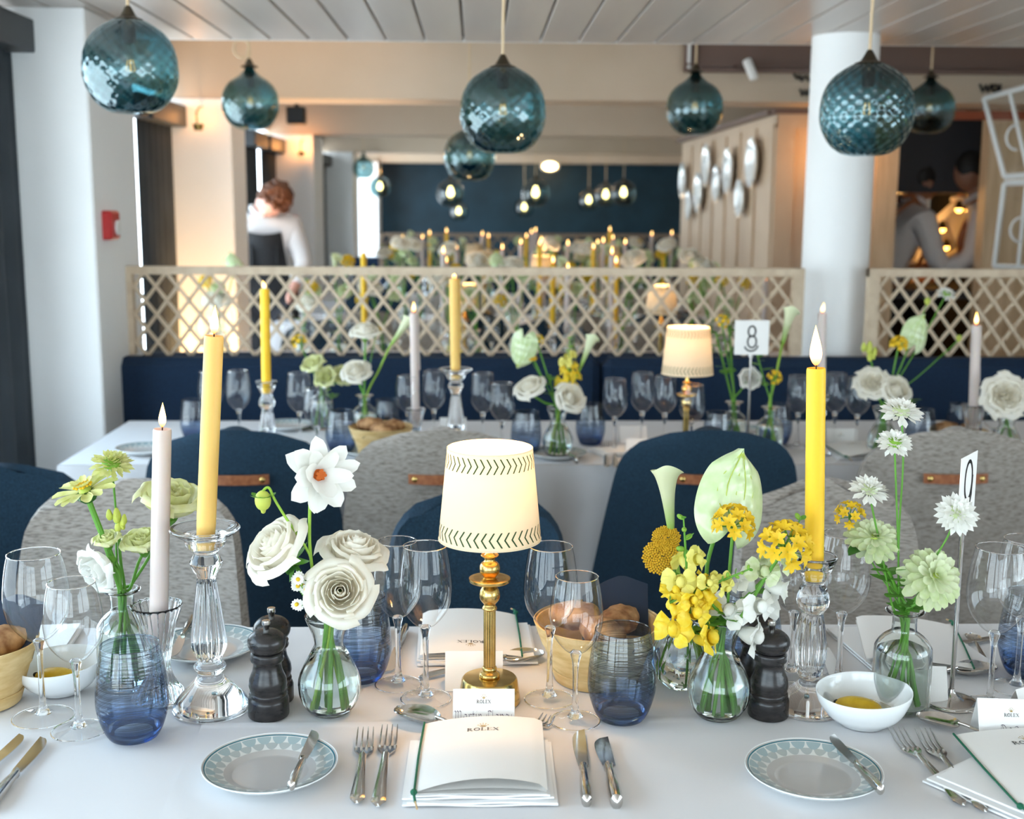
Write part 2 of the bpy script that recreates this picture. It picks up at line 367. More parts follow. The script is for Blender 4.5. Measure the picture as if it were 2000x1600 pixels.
M['stem_pale'] = mat('pale_stem', (.30, .50, .05), .5, tl=.15)
M['stem_dark'] = mat('dark_stem', (.03, .13, .03), .5)
M['leaf'] = noisy(mat('leaf', (.03, .14, .02), .4, tl=.2), (.02, .10, .015), (.05, .20, .03), (40, 40, 40))
M['leaf_lt'] = mat('light_leaf', (.12, .34, .04), .45, tl=.25)
M['bud'] = mat('green_bud', (.22, .42, .04), .5, tl=.15)
M['budy'] = mat('yellow_green_bud', (.55, .60, .10), .5, tl=.15)
M['rose'] = noisy(mat('ivory_petal', (.90, .86, .76), .5, tl=.40), (.88, .83, .71), (.93, .90, .82), (2, 2, 2))
M['white_petal'] = mat('white_petal', (.84, .83, .78), .5, tl=.25)
M['cream_petal'] = noisy(mat('cream_green_petal', (.74, .74, .38), .5, tl=.3), (.66, .68, .28), (.82, .82, .52), (3, 3, 3))
M['lime_petal'] = noisy(mat('lime_petal', (.66, .66, .26), .5, tl=.25), (.58, .60, .18), (.76, .75, .38), (3, 3, 3))
M['zinnia'] = noisy(mat('pale_lime_petal', (.66, .72, .44), .5, tl=.25), (.56, .66, .32), (.74, .78, .56), (3, 3, 3))
M['zinnia_c'] = mat('lime_center', (.42, .52, .08), .6)
M['yellow_petal'] = noisy(mat('yellow_petal', (.86, .62, .02), .5, tl=.25), (.86, .58, .01), (.90, .74, .08), (3, 3, 3))
M['lemon_petal'] = mat('lemon_petal', (.82, .76, .20), .5, tl=.3)
M['gold_petal'] = mat('gold_petal', (.80, .52, .015), .55, tl=.2)
M['yarrow'] = noisy(mat('mustard_floret', (.60, .34, .01), .8), (.48, .25, .005), (.72, .45, .02), (300, 300, 300))
M['orange'] = mat('orange_stamen', (.50, .10, .005), .7)
M['calla'] = zgrad(mat('calla_spathe', (.6, .7, .4), .4, tl=.2), (.26, .50, .04), (.70, .74, .48), .0, .05)
M['anthurium'] = noisy(mat('anthurium_spathe', (.62, .74, .42), .22, coat=.5, tl=.15), (.54, .68, .34), (.70, .80, .52), (3, 3, 3))
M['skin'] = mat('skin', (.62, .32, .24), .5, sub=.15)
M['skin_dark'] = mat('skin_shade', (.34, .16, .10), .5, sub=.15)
M['hair_auburn'] = noisy(mat('auburn_hair', (.10, .03, .008), .6), (.05, .014, .004), (.16, .05, .012), (120, 120, 120), bump=1)
M['hair_black'] = mat('black_hair', (.012, .010, .009), .6)
M['shirt'] = mat('white_shirt', (.66, .62, .60), .8)
M['apron'] = noisy(mat('black_apron', (.012, .012, .014), .8), (.008, .008, .009), (.02, .02, .022), (90, 90, 90))
M['trouser'] = mat('dark_trousers', (.02, .02, .025), .8)
M['kitchen'] = mat('dark_kitchen_wall', (.03, .03, .036), .6)
M['redtrim'] = mat('red_brown_paint', (.32, .075, .03), .45)
# ================================================================== the room
def boxmesh(name, c, d, m, bev=0): return MB().box(c, d, bev=bev).mesh(name, m, smooth=False)
XL, XR, Y0, Y1 = -1.50, 3.60, -3.2, 16.0
CEIL = 2.03; CEDGE = 4.75; BEAM = 1.93; UP = 2.35
struct('floor', boxmesh('floor', (1.05, 6.4, -.05), (5.3, 19.4, .1), M['floor']))
# slatted ceiling over the near bay: every plank a board of its own, dark gaps between
ceil = struct('ceiling', boxmesh('ceiling', (1.05, (Y0+CEDGE)/2, CEIL+.06), (5.3, CEDGE-Y0, .08), M['groove']))
pk = me('plank', lambda: MB().box((0, 0, 0), (.1345, CEDGE-Y0, .02), bev=.002).mesh('plank', M['plank'], smooth=False))
x = -.05-.1425*10+.07125
while x < XR:
    part('plank', pk, ceil, (x, (Y0+CEDGE)/2, CEIL+.01)); x += .1425
struct('ceiling_far', boxmesh('ceiling_far', (1.05, (CEDGE+Y1)/2, UP+.05), (5.3, Y1-CEDGE, .1), M['white']))
part('edge_board', boxmesh('edge_board', (1.05, CEDGE+.011, CEIL+.16), (5.1, .02, .32), M['white']), ceil)
# beams across the room, one in front of each pier
for i, y in enumerate((6.1, 9.2, 12.2, 15.2)):
    o = struct('trim_%d' % (i+1), boxmesh('beam', (1.05, y+.16, (BEAM+UP)/2), (5.2, .32, UP-BEAM), M['beige']))
    props(o, 'plain painted beam crossing the ceiling above the piers')
wallnavy = struct('wall_far', boxmesh('wall_far', (1.05, 15.75, 1.15), (5.3, .1, 2.4), M['navywall']))
struct('wall_right', boxmesh('wall_right', (XR+.05, 9.0, 1.2), (.1, 14, 2.4), M['beige']))
# left side: parapet, window band with deep dark mullions and panes, head
struct('wall_left', MB().box((XL-.1, 6.4, .2), (.16, 19.2, .4)).box((XL-.1, 6.4, 2.17), (.16, 19.2, .44)).mesh('wall_left', M['white'], smooth=False))
k = 1
for (a, b) in ((-3.1, -1.3), (-1.25, .55), (.6, 2.2), (2.25, 3.72), (4.3, 5.55), (6.75, 8.55), (9.85, 11.6), (12.85, 13.5)):
    w = struct('window_%d' % k, MB().box((XL-.1, a+.03, 1.175), (.12, .06, 1.55)).box((XL-.1, b-.03, 1.175), (.12, .06, 1.55)).box((XL-.1, (a+b)/2, .43), (.12, b-a, .06)).box((XL-.1, (a+b)/2, 1.92), (.12, b-a, .06)).mesh('window_frame', M['frame'], smooth=False))
    part('pane', boxmesh('pane', (XL-.1, (a+b)/2, 1.175), (.004, b-a-.1, 1.45), M['pane']), w); k += 1
# window wall behind the viewer and on the right beside the viewer
struct('wall_back', MB().box((1.05, Y0-.05, .25), (5.3, .1, .5)).box((1.05, Y0-.05, 2.2), (5.3, .1, .4)).box((2.50, Y0-.05, 1.25), (2.4, .1, 1.5)).mesh('wall_back', M['white'], smooth=False))
for (a, b) in ((-1.45, -.1), (-.05, 1.3)):
    w = struct('window_%d' % k, MB().box((a+.03, Y0-.05, 1.25), (.06, .1, 1.5)).box((b-.03, Y0-.05, 1.25), (.06, .1, 1.5)).mesh('window_frame', M['frame'], smooth=False))
    part('pane', boxmesh('pane', ((a+b)/2, Y0-.05, 1.25), (b-a-.1, .004, 1.5), M['pane']), w); k += 1
struct('wall_right_near', MB().box((XR+.05, -.6, .3), (.1, 5.2, .6)).box((XR+.05, -.6, 2.15), (.1, 5.2, .5)).box((XR+.05, 1.9, 1.2), (.1, .5, 2.4)).mesh('wall_right_near', M['white'], smooth=False))
for (a, b) in ((-3.1, -.8), (-.75, 1.6)):
    w = struct('window_%d' % k, MB().box((XR+.05, a+.03, 1.25), (.1, .06, 1.3)).box((XR+.05, b-.03, 1.25), (.1, .06, 1.3)).mesh('window_frame', M['frame'], smooth=False))
    part('pane', boxmesh('pane', (XR+.05, (a+b)/2, 1.25), (.004, b-a-.1, 1.3), M['pane']), w); k += 1

# piers between the windows
def pier(y, x1, dep, label, zt=BEAM-.001):
    t = thing('pier', label, 'column', ((XL+x1)/2, y+dep/2, 0))
    part('shaft', me(('pier', x1, dep, zt), lambda: MB().box((0, 0, zt/2), (x1-XL+.03, dep, zt), bev=.006).mesh('pier', M['pier'], smooth=False)), t)
    return t
pier(4.0, -1.235, .52, 'tall white pier nearest on the left, with the red fire alarm', CEIL)
pier(6.1, -1.20, .36, 'white pier glowing warm near the top, behind the trellis at left')
pier(9.2, -1.21, .55, 'white pier with the small red call box, right of the waiter')
pier(12.2, -1.22, .5, 'narrow white pier right of the waiter, above the far navy bench')
pier(15.1, -1.21, .5, 'pinkish farthest pier at the left end of the navy wall')
# dark blinds drawn at the far end of each window bay
def blind(y0, y1, z1, label, xx=XL):
    t = thing('window_blind', label, 'blind', (xx+.02, (y0+y1)/2, 0))
    n = max(3, int((y1-y0)/.05))
    b = MB()
    b.shell(lambda u, v: (.012*sin(u*n*pi), (u-.5)*(y1-y0), .0+v*z1), n*4, 1, .004)
    part('blind_fabric', b.mesh('blind_fabric', M['curtain']), t)
    part('blind_box', MB().box((.03, 0, z1+.04), (.09, y1-y0, .10), bev=.004).mesh('blind_box', M['frame'], smooth=False), t)
blind(3.66, 3.999, 1.90, 'dark grey blind at the left edge beside the near white pier', XL+.03)
blind(5.32, 5.44, 1.80, 'narrow dark blind behind the near pier, left of a bright slit')
blind(5.47, 6.099, 1.80, 'narrow dark blind in the gap left of the warm lit pier', XL+.01)
blind(8.0, 8.50, 1.80, 'dark blind strip behind the bowed waiter, left of a bright slit')
blind(8.56, 9.199, 1.80, 'dark blind strip right behind the waiter head', XL+.01)
blind(11.4, 12.199, 1.80, 'dark blind strip between the call box pier and the narrow pier', XL)

# round column standing at the back of the banquette
cc = at(1632, 500, 4.52)
t = thing('round_column', 'round white column rising between the two trellis panels', 'column', (cc.x, 4.52, 0))
part('shaft', MB().lathe([(0, 0), (.121, 0), (.121, 1.2), (.119, CEIL), (0, CEIL)], 40).mesh('round_column', M['pier']), t)

# brown moulded recess on the first beam at right
bx0 = at(1335, 110, 6.08).x
t = thing('moulded_panel', 'dark brown moulded panel high on the beam, right of the ceiling spot', 'panel', (bx0, 6.09, 2.06))
part('panel_board', boxmesh('panel_board', (1.3, -.02, .14), (2.6, .03, .26), M['brownrim']), t)
for dx in (.02, .05):
    part('moulding', boxmesh('moulding', (dx, -.045, .14), (.012, .03, .28), M['white' if dx < .03 else 'brownrim']), t)
part('moulding', boxmesh('moulding', (1.3, -.045, .008), (2.6, .04, .016), M['brownrim']), t)
part('moulding', boxmesh('moulding', (1.3, -.05, .036), (2.6, .02, .012), M['brownrim']), t)
# ceiling spot
c = at(1466, 136, 5.95)
t = thing('ceiling_spot', 'small white cylinder spotlight on the beam left of the column', 'spotlight', c)
q = Vector((.35, -.25, -.9)).to_track_quat('Z', 'Y')
part('lamp_body', MB().lathe([(0, -.05), (.02, -.05), (.022, -.045), (.022, .05), (.018, .05), (.016, .03), (0, .03)], 20).mesh('spot_body', M['whiteplastic']), t, rot=q)
part('mount', MB().tube([(0, 0, .0), (.01, .05, .03), (.02, .13, .05)], .008).mesh('spot_mount', M['blackplastic']), t)
# lettering on the beam
def strokes(pts_list, w, nib=None):
    b = MB()
    for pts in pts_list:
        for p, q in zip(pts[:-1], pts[1:]):
            p = Vector(p); q = Vector(q); d = (q-p)
            if d.length < 1e-6: continue
            if nib is None:
                nn = Vector((-d.y, d.x)).normalized()*w/2; e = d.normalized()*w/2
                b.add([(*(p-e-nn), 0), (*(q+e-nn), 0), (*(q+e+nn), 0), (*(p-e+nn), 0)], [(0, 1, 2, 3)])
            else:
                nn = Vector(nib)*w/2; u = Vector((-nib[1], nib[0]))*w*.14
                b.add([(*(p-nn-u), 0), (*(q-nn-u), 0), (*(q+nn+u), 0), (*(p+nn+u), 0)], [(0, 1, 2, 3)])
    return b
def arc(cx, cy, rx, ry, a0, a1, n=12): return [(cx+rx*cos(radians(a0+(a1-a0)*i/n)), cy+ry*sin(radians(a0+(a1-a0)*i/n))) for i in range(n+1)]
def lettering(px, py, Y, w, paths, label):
    c = at(px, py, Y); b = strokes(paths, w)
    v = [(x, -.0, y) for x, y, z in b.v]
    solo('beam_lettering', MB().add(v, b.f).add([(x, .004, z) for x, y, z in v], [tuple(reversed(f)) for f in b.f]).mesh('lettering', M['ink'], smooth=False), label, 'lettering', c)
wv = [(-.03+.012*i, .025+.012*sin(i*2.2)) for i in range(6)]
lettering(1568, 163, 6.085, .010, [arc(-.02, .045, .022, .02, 20, 300), wv+[(.05, .03)], [(-.01, -.03), (.0, -.055), (.012, -.035), (.022, -.055), (.034, -.03)], arc(.055, -.043, .014, .013, 0, 360)], 'black script lettering on the beam left of the round column')
lettering(1930, 172, 6.085, .011, [[(-.04, .015), (-.025, -.015), (-.01, .01), (.0, -.015), (.015, .015)], arc(.035, 0, .013, .014, 0, 360), [(.06, .015), (.06, -.015)]], 'black lettering on the beam at the right edge')

# fire alarm on the near pier, call box on the far pier
fa = at(203, 440, 4.13)
t = thing('fire_alarm', 'red fire alarm box on the shaded side of the near pier', 'fire alarm', (-1.20, 4.13, fa.z))
part('housing', MB().box((-.012, 0, 0), (.045, .10, .095), bev=.008).mesh('alarm_box', M['red'], smooth=False), t)
part('dial', MB().lathe([(0, 0), (.026, 0), (.024, .006), (0, .008)], 20, M=Matrix.Rotation(pi/2, 4, 'Y')).mesh('alarm_dial', M['whiteplastic']), t, (.011, .012, -.008))
fb = at(568, 430, 9.17)
t = thing('call_point', 'small red call box with white centre on the middle pier', 'fire alarm', (fb.x, 9.185, fb.z))
part('housing', MB().box((0, 0, 0), (.085, .03, .07), bev=.006).mesh('call_box', M['red'], smooth=False), t)
part('glass_window', boxmesh('call_glass', (.004, -.017, -.004), (.045, .006, .028), M['whiteplastic']), t)
sp_ = at(579, 226, 8.9)
t = thing('wall_speaker', 'small dark speaker box hanging under the second beam', 'speaker', sp_)
part('cabinet', MB().box((0, 0, 0), (.13, .11, .12), bev=.008).mesh('speaker_box', M['bronze'], smooth=False), t)
part('grille', boxmesh('speaker_grille', (0, -.058, 0), (.11, .006, .10), M['blackplastic']), t)
part('bracket', boxmesh('speaker_bracket', (0, .03, .2), (.03, .03, .3), M['blackplastic']), t)

# panelled cabinet block with plates, and the kitchen pass beside it
CBX = at(1510, 400, 6.6).x; OPX = at(1748, 400, 6.6).x; OPR = at(1925, 400, 6.6).x
t = thing('panelled_cabinet', 'beige panelled partition block carrying the oval plates', 'cabinet', (CBX, 6.6, 0))
part('body', boxmesh('body', ((OPX-CBX)/2, 1.5, BEAM/2), (OPX-CBX, 3.0, BEAM), M['cabinet']), t)
for i in range(7):
    part('side_batten', me('side_batten', lambda: boxmesh('side_batten', (-.006, 0, .93), (.014, .02, 1.86), M['cabinet'])), t, (0, .02+i*.42, 0))
part('end_stile', boxmesh('end_stile', (.05, -.012, BEAM/2), (.10, .025, BEAM), M['cabinet']), t)
part('end_stile', boxmesh('end_stile', (OPX-CBX-.06, -.012, BEAM/2), (.12, .025, BEAM), M['oak']), t)
part('top_rail', boxmesh('top_rail', ((OPX-CBX)/2, -.014, BEAM-.05), (OPX-CBX, .03, .10), M['cabinet']), t)
part('cornice', boxmesh('cornice', ((OPX-CBX)/2, -.03, BEAM-.012), (OPX-CBX+.06, .08, .024), M['brownrim']), t)
part('side_cornice', boxmesh('side_cornice', (-.02, 1.5, BEAM-.012), (.06, 3.0, .024), M['brownrim']), t)
# oval-looking round plates on the side of the block
pl = me('wall_plate', lambda: MB().lathe([(0, .0), (.05, .0), (.085, .006), (.13, .03), (.132, .034), (.126, .034), (.083, .012), (.05, .006), (0, .006)], 36, M=Matrix.Rotation(-pi/2, 4, 'Y')).mesh('wall_plate', M['ceramic']))
for (px, py, h, lab) in ((1340, 353, 70, 'white wall plate farthest along the panelled block, upper of two'), (1352, 400, 60, 'lowest white wall plate at the far end of the panelled block'), (1371, 376, 78, 'white wall plate third along the panelled block'), (1387, 323, 84, 'white wall plate fourth along, in the upper row'), (1407, 359, 72, 'white wall plate fifth along, in the middle row'), (1430, 333, 90, 'white wall plate sixth along, in the upper row'), (1453, 388, 74, 'lowest white wall plate at the near end of the block'), (1477, 317, 96, 'largest white wall plate, nearest and highest on the panelled block')):
    d = ray(px, py); p = CP + d*((CBX-.012)/d.x); s = h*p.y/2400/.264
    o = solo('wall_plate', pl, lab, 'plate', (CBX-.012, p.y, p.z), group='plates hung on the panelled block', sc=(1, s*1.0, s))
# kitchen pass
t = thing('kitchen_pass', 'dark kitchen pass opening with warm lamps and cooks inside', 'kitchen', (OPX, 6.6, 0))
wd = OPR-OPX
part('back_wall', boxmesh('kb', (wd/2, 2.0, 1.0), (wd+.8, .05, 2.0), M['kitchen']), t)
part('side_wall', boxmesh('ks', (-.02, 1.0, 1.0), (.04, 2.0, 2.0), M['kitchen']), t)
part('side_wall', boxmesh('ks', (wd+.45, 1.0, 1.0), (.04, 2.0, 2.0), M['kitchen']), t)
part('hood', boxmesh('kh', (wd/2+.1, 1.2, 1.72), (wd+.7, 1.5, .42), M['kitchen']), t)
part('lintel', boxmesh('kl', (wd/2+.3, -.01, BEAM-.022), (wd+.6, .05, .045), M['redtrim']), t)
part('counter', boxmesh('kc', (wd/2+.1, .5, .95), (wd+.6, .7, .05), M['kitchen']), t)
part('shelf', boxmesh('ksh', (wd/2+.1, 1.5, 1.24), (wd+.5, .3, .02), M['kitchen']), t)
part('shelf', boxmesh('ksh2', (wd/2+.1, 1.5, 1.52), (wd+.5, .3, .02), M['bronze']), t)
part('backlight', boxmesh('kg', (wd*.62, 1.9, 1.38), (.10, .02, .20), M['heat']), t)
part('backlight', boxmesh('kg2', (wd*.50, 1.9, 1.10), (.16, .02, .12), M['heat']), t)
for (px, py, wl_) in ((1885, 356, 'upper right'), (1873, 408, 'middle'), (1840, 447, 'lower left'), (1847, 482, 'lowest left'), (1880, 494, 'lowest right'), (1812, 335, 'topmost'), (1893, 410, 'rightmost middle')):
    p = at(px, py, 7.35); s = thing('warm_kitchen_lamp', wl_+' amber lamp glowing inside the dark kitchen pass', 'lamp', p, group='amber lamps inside the kitchen pass')
    part('lamp_shade', me('hl', lambda: MB().lathe([(.028, 0), (.024, .03), (.008, .05), (0, .05)], 14).mesh('hl', M['bronze'])), s)
    part('bulb', me('hb', lambda: MB().sph((0, 0, 0), .022, 10, 8).mesh('hb', M['heat'])), s)
L = bpy.data.lights.new('kitchen_warm', 'POINT'); L.energy = 8; L.color = (1, .5, .15); L.shadow_soft_size = .06
lo = link(bpy.data.objects.new('kitchen_light', L)); lo.location = (OPX+.35, 7.75, 1.45)
# wall right of the pass and the folding white pass window in front of it
t = struct('wall_pass', MB().box(((OPR+XR)/2, 6.66, 1.0), (XR-OPR, .1, 1.94)).mesh('wall_pass', M['oak'], smooth=False))
def quadframe(name, label, corners, bar, mull, ring):
    TL, TR, BR, BL = [at(*c) for c in corners]
    t = thing(name, label, 'window sash', BL)
    def bar_(a, b, nm, r=bar):
        part(nm, MB().tube([a-BL, b-BL], r, 4).mesh(nm, M['whiteplastic'], smooth=False), t)
    bar_(TL, TR, 'sash_rail'); bar_(BL, BR, 'sash_rail'); bar_(TL, BL, 'sash_stile'); bar_(TR, BR, 'sash_stile')
    for f in mull: bar_(TL.lerp(TR, f), BL.lerp(BR, f), 'glazing_bar', bar*.8)
    part('pane', MB().add([TL-BL, TR-BL, BR-BL, BL-BL], [(0, 1, 2, 3)]).mesh('sash_pane', M['pane'], smooth=False), t)
    c = TL.lerp(TR, .22).lerp(BL.lerp(BR, .22), .55)-BL
    part('pull_ring', MB().tube([c+Vector((.05*cos(a), -.03, .055*sin(a))) for a in [radians(90+i*15) for i in range(13)]], .006, 6).mesh('pull_ring', M['whiteplastic']), t)
quadframe('folding_sash', 'upper white framed folding window leaf at the right edge', ((1922, 192, 5.75), (2110, 140, 5.35), (2140, 332, 5.2), (1962, 345, 5.55)), .013, (.28,), True)
quadframe('folding_sash', 'lower white framed folding window leaf at the right edge', ((1962, 358, 5.55), (2140, 348, 5.2), (2130, 528, 5.35), (1942, 520, 5.7)), .013, (.26,), True)

# warm lamps that wash the piers; the one on the floor is added
def warm(name, loc, e, col, r=.03, aim=None):
    if aim is None: L = bpy.data.lights.new(name, 'POINT')
    else: L = bpy.data.lights.new(name, 'SPOT'); L.spot_size = radians(75); L.spot_blend = .8
    L.energy = e; L.color = col; L.shadow_soft_size = r
    o = link(bpy.data.objects.new(name, L)); o.location = loc
    if aim is not None: o.rotation_euler = (Vector(aim)-Vector(loc)).to_track_quat('-Z', 'Y').to_euler()
    return o
def fixture(label, loc):
    t = thing('pier_lamp', label, 'wall lamp', loc)
    part('cup', MB().lathe([(0, -.03), (.02, -.03), (.026, .0), (.024, .0), (.018, -.026), (0, -.026)], 16).mesh('cup', M['brass']), t)
    part('bulb', MB().sph((0, 0, -.012), .012, 8, 6).mesh('lamp_bulb', M['bulb_lit']), t)
    part('arm', MB().tube([(0, -.024, -.01), (0, -.03, .05), (0, .03, .08), (0, .13, .09)], .005, 8).mesh('lamp_arm', M['brass']), t)
fixture('small lamp under the beam washing the first far pier orange', (-1.32, 6.0, 1.80)); warm('pier_light_a', (-1.32, 5.99, 1.83), .6, (1, .42, .12))
fixture('small lamp under the beam washing the waiter pier orange', (-1.27, 9.1, 1.80)); warm('pier_light_b', (-1.27, 9.08, 1.84), 2.2, (1, .42, .12))
fixture('small lamp washing the farthest pier orange', (-1.15, 14.98, 1.78)); warm('pier_light_c', (-1.15, 14.96, 1.82), .7, (1, .36, .12))
t = thing('added_floor_uplight', 'added unseen floor lamp at the foot of the warm lit pier', 'added_uplight', (-1.16, 5.86, 0))  # lamp added out of sight to warm the pier's lower face
part('can', MB().lathe([(0, 0), (.05, 0), (.055, .12), (.045, .12), (.04, .02), (0, .02)], 18).mesh('can', M['blackplastic']), t)
warm('added_uplight', (-1.16, 5.86, .14), 200, (1, .60, .26), .03, aim=(-1.22, 6.1, .9))
warm('cabinet_wash', (CBX+.30, 6.40, 1.70), 3.2, (1, .45, .10), .04)
t = thing('picture_light', 'small lamp washing the end panel beside the column orange', 'wall lamp', (CBX+.30, 6.5, 1.78))
part('arm', MB().tube([(0, .1, 0), (0, -.06, .02)], .006).mesh('pl_arm', M['brass']), t)
part('lamp_shade', MB().lathe([(.03, -.03), (.022, .02), (0, .022)], 14).mesh('pl_shade', M['brass']), t, (0, -.07, 0))
# lit ceiling downlight on the far beam
p = at(1074, 325, 15.19)
t = thing('downlight', 'glowing warm downlight on the far ceiling left of centre', 'downlight', p)
part('lens', MB().sph((0, 0, 0), (.09, .02, .05), 12, 8).mesh('lens', M['bulb_lit']), t)
part('bezel', MB().tube([(.11*cos(a), 0, .06*sin(a)) for a in [i*pi/10 for i in range(21)]], .01, 6).mesh('bezel', M['whiteplastic']), t)
warm('far_ceiling', (.6, 13.2, 2.0), 9, (1, .75, .5), .1)

# ================================================================== trellis dividers
def trellis(name, label, x0, x1, y, z0, z1, m, px_, pz_, sw, posts=(True, True)):
    t = thing(name, label, 'trellis', (0, y, 0))
    key = m.name
    part('top_rail', boxmesh('top_rail', ((x0+x1)/2, 0, z1-.014), (x1-x0, .03, .028), m), t)
    for f, xx in zip(posts, (x0+.02, x1-.02)):
        if f: part('end_post', boxmesh('end_post', (xx, 0, (z0+z1)/2), (.04, .034, z1-z0), m), t)
    zt = z1-.026; sl = pz_/px_; run = (zt-z0)/sl
    a0 = math.atan(sl)
    for sgn in (1, -1):
        k = 0; s = x0-run
        while s < x1:
            zs_, ze_ = (zt, z0) if sgn > 0 else (z0, zt)
            xa2, xb2 = max(s, x0+.02), min(s+run, x1-.02)
            za = zs_+(ze_-zs_)*(xa2-s)/run; zb2 = zs_+(ze_-zs_)*(xb2-s)/run
            L_ = sqrt((xb2-xa2)**2+(zb2-za)**2)
            if xb2-xa2 > .012:
                L_ = round(L_+.012, 3)
                mm = me(('slat', key, L_, sw), lambda: MB().box((0, 0, 0), (L_, .007, sw), bev=.0012).mesh('slat', m, smooth=False))
                part('slat', mm, t, ((xa2+xb2)/2, -.004 if sgn > 0 else .004, (za+zb2)/2), (0, atan2(-(zb2-za), xb2-xa2), 0))
            s += px_
    return t
LZ1 = at(930, 522, 4.34).z; LZ0 = .905
xa = at(240, 600, 4.34).x; xb = at(1567, 600, 4.34).x; xc = at(1692, 600, 4.34).x
trellis('trellis_divider', 'long pale wood trellis panel left of the round column', xa, xb, 4.34, LZ0, LZ1, M['trellis'], .0755, .098, .012)
trellis('trellis_divider', 'pale wood trellis panel right of the round column', xc, 2.6, 4.34, LZ0, LZ1, M['trellis'], .0755, .098, .012)
z_ = at(1000, 456, 10.3).z
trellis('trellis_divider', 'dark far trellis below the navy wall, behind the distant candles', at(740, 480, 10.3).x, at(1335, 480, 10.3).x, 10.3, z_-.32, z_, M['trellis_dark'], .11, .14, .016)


def banquette(x0, x1, y, label, zt=.905, facing=-1):
    t = thing('banquette', label, 'bench', ((x0+x1)/2, y, 0)); w = x1-x0
    part('backrest', MB().box((0, 0, zt/2+.2), (w, .11, zt-.4), bev=.028).mesh('bench_back', M['bench'], sharp=20), t)
    part('seat', MB().box((0, facing*.28, .40), (w, .52, .12), bev=.03).mesh('bench_seat', M['bench'], sharp=20), t)
    part('plinth', MB().box((0, facing*.24, .17), (w-.04, .42, .34)).mesh('bench_base', M['trouser'], smooth=False), t)
yb = 4.27
banquette(at(216, 760, 4.21).x, at(1173, 760, 4.21).x, yb, 'long navy velvet bench back left of the seam, below the trellis')
banquette(at(1178, 760, 4.21).x, 2.7, yb, 'navy velvet bench back right of the seam, below the column')
banquette(at(240, 760, 4.21).x, 1.08, 4.42, 'navy bench on the far side of the trellis, facing away', zt=.90, facing=1)
banquette(at(740, 480, 10.3).x, at(1335, 480, 10.3).x, 10.27, 'low dark bench under the far trellis', zt=z_-.315)
banquette(-1.2, -.6, 11.9, 'short navy bench below the narrow far pier', zt=.93)

def chair(label, x, y, rz, m, zt=.85, w0=.245, w1=.165, strap=False, group=None):
    t = thing('dining_chair', label, 'chair', (x, y, 0), rz, group)
    # local: sitter faces +y, back at y=0 leaning to -y
    R = .105
    def bk(u, v):
        s = u*2-1; z = .27+v*(zt-.27)
        q = zt-z; w = w1+(w0-w1)*min(1, q/.42)**.8
        if q < R: w = w-R+sqrt(max(R*R-(R-q)**2, 0)) if w > R else w
        z2 = z + .012*(1-s*s)*v*v
        return (s*w, -.02-.10*v+.075*s*s*(.35+.65*(1-v)), z2)
    part('backrest', me(('cb', m.name, zt, w0, w1), lambda: MB().shell(bk, 18, 26, .032).mesh('backrest', m, fix=True, sharp=60)), t)
    part('seat', me(('cs', m.name), lambda: MB().box((0, .22, .43), (.44, .46, .09), bev=.03).mesh('seat', m, sharp=20)), t)
    for sx in (-1, 1):
        for sy in (0, 1):
            part('leg', me(('cl', sx, sy), lambda: MB().tube([(sx*.17, .06+.32*sy, .40), (sx*.21, -.01+.46*sy, 0)], [.014, .009], 10).mesh('leg', M['darkleg'])), t)
    if strap:
        zs = zt-.115; ys = -.02-.10*((zs-.27)/(zt-.27))-.003
        st = part('handle_strap', me('strap', lambda: MB().shell(lambda u, v: ((u-.5)*.165, -.004-.014*sin(u*pi), (v-.5)*.025), 14, 2, .004).mesh('strap', M['leather'])), t, (0, ys, zs))
        for sx in (-1, 1):
            part('rivet', me('rivet', lambda: MB().sph((0, 0, 0), (.008, .005, .008), 10, 6).mesh('rivet', M['brass'])), st, (sx*.066, -.008, 0))
    return t
def cx(px, py, Y): return at(px, py, Y).x
# far side of the near table: we look at their front
chair('grey tweed chair at the left, behind the cream candle', cx(232, 1000, 2.42), 2.44, pi, M['tweed'], zt=.845, w0=.262, w1=.205)
chair('navy blue chair directly behind the brass lamp', cx(932, 1000, 2.42), 2.44, pi, M['navyfab'], zt=.83, w0=.222, w1=.165)
chair('grey tweed chair at the right, behind the yellow candle', cx(1640, 1000, 2.42), 2.44, pi, M['tweed'], zt=.845, w0=.225, w1=.178)
chair('bright blue chair cut off at the left edge', cx(-60, 1000, 2.6), 2.72, pi+.5, M['navyfab'], zt=.82, w0=.26, w1=.21)
# near side of the second table: we look at their backs
for (px, m, lab) in ((460, 'navyfab', 'navy chair with tan handle strap, behind the tall beige candle'), (862, 'tweed', 'grey tweed chair with tan strap, behind the lamp shade'), (1385, 'navyfab', 'navy chair with tan strap, behind the pale anthurium'), (1868, 'tweed', 'grey tweed chair with tan strap at the right edge')):
    chair(lab, cx(px, 930, 3.0), 3.11, 0, M[m], zt=.868, w0=.285, w1=.205, strap=True)

# chairs around the tables beyond the trellis
k = 0
for (Y, rz, xs, lab) in ((6.02, pi, (-.75, -.2, .35, .9), 'far side of first table beyond trellis'), (6.78, 0, (-.6, -.05, .5, 1.05), 'near side of second table beyond trellis'), (8.65, 0, (-.7, -.1, .5, 1.1), 'near side of farthest candlelit table')):
    for i, x in enumerate(xs):
        chair('%s chair, %s from left, %s' % ('navy' if (i+k) % 2 == 0 else 'grey', ('first', 'second', 'third', 'fourth')[i], lab), x, Y, rz, M['navyfab' if (i+k) % 2 == 0 else 'tweed'], zt=.85, w0=.255, w1=.205)
    k += 1
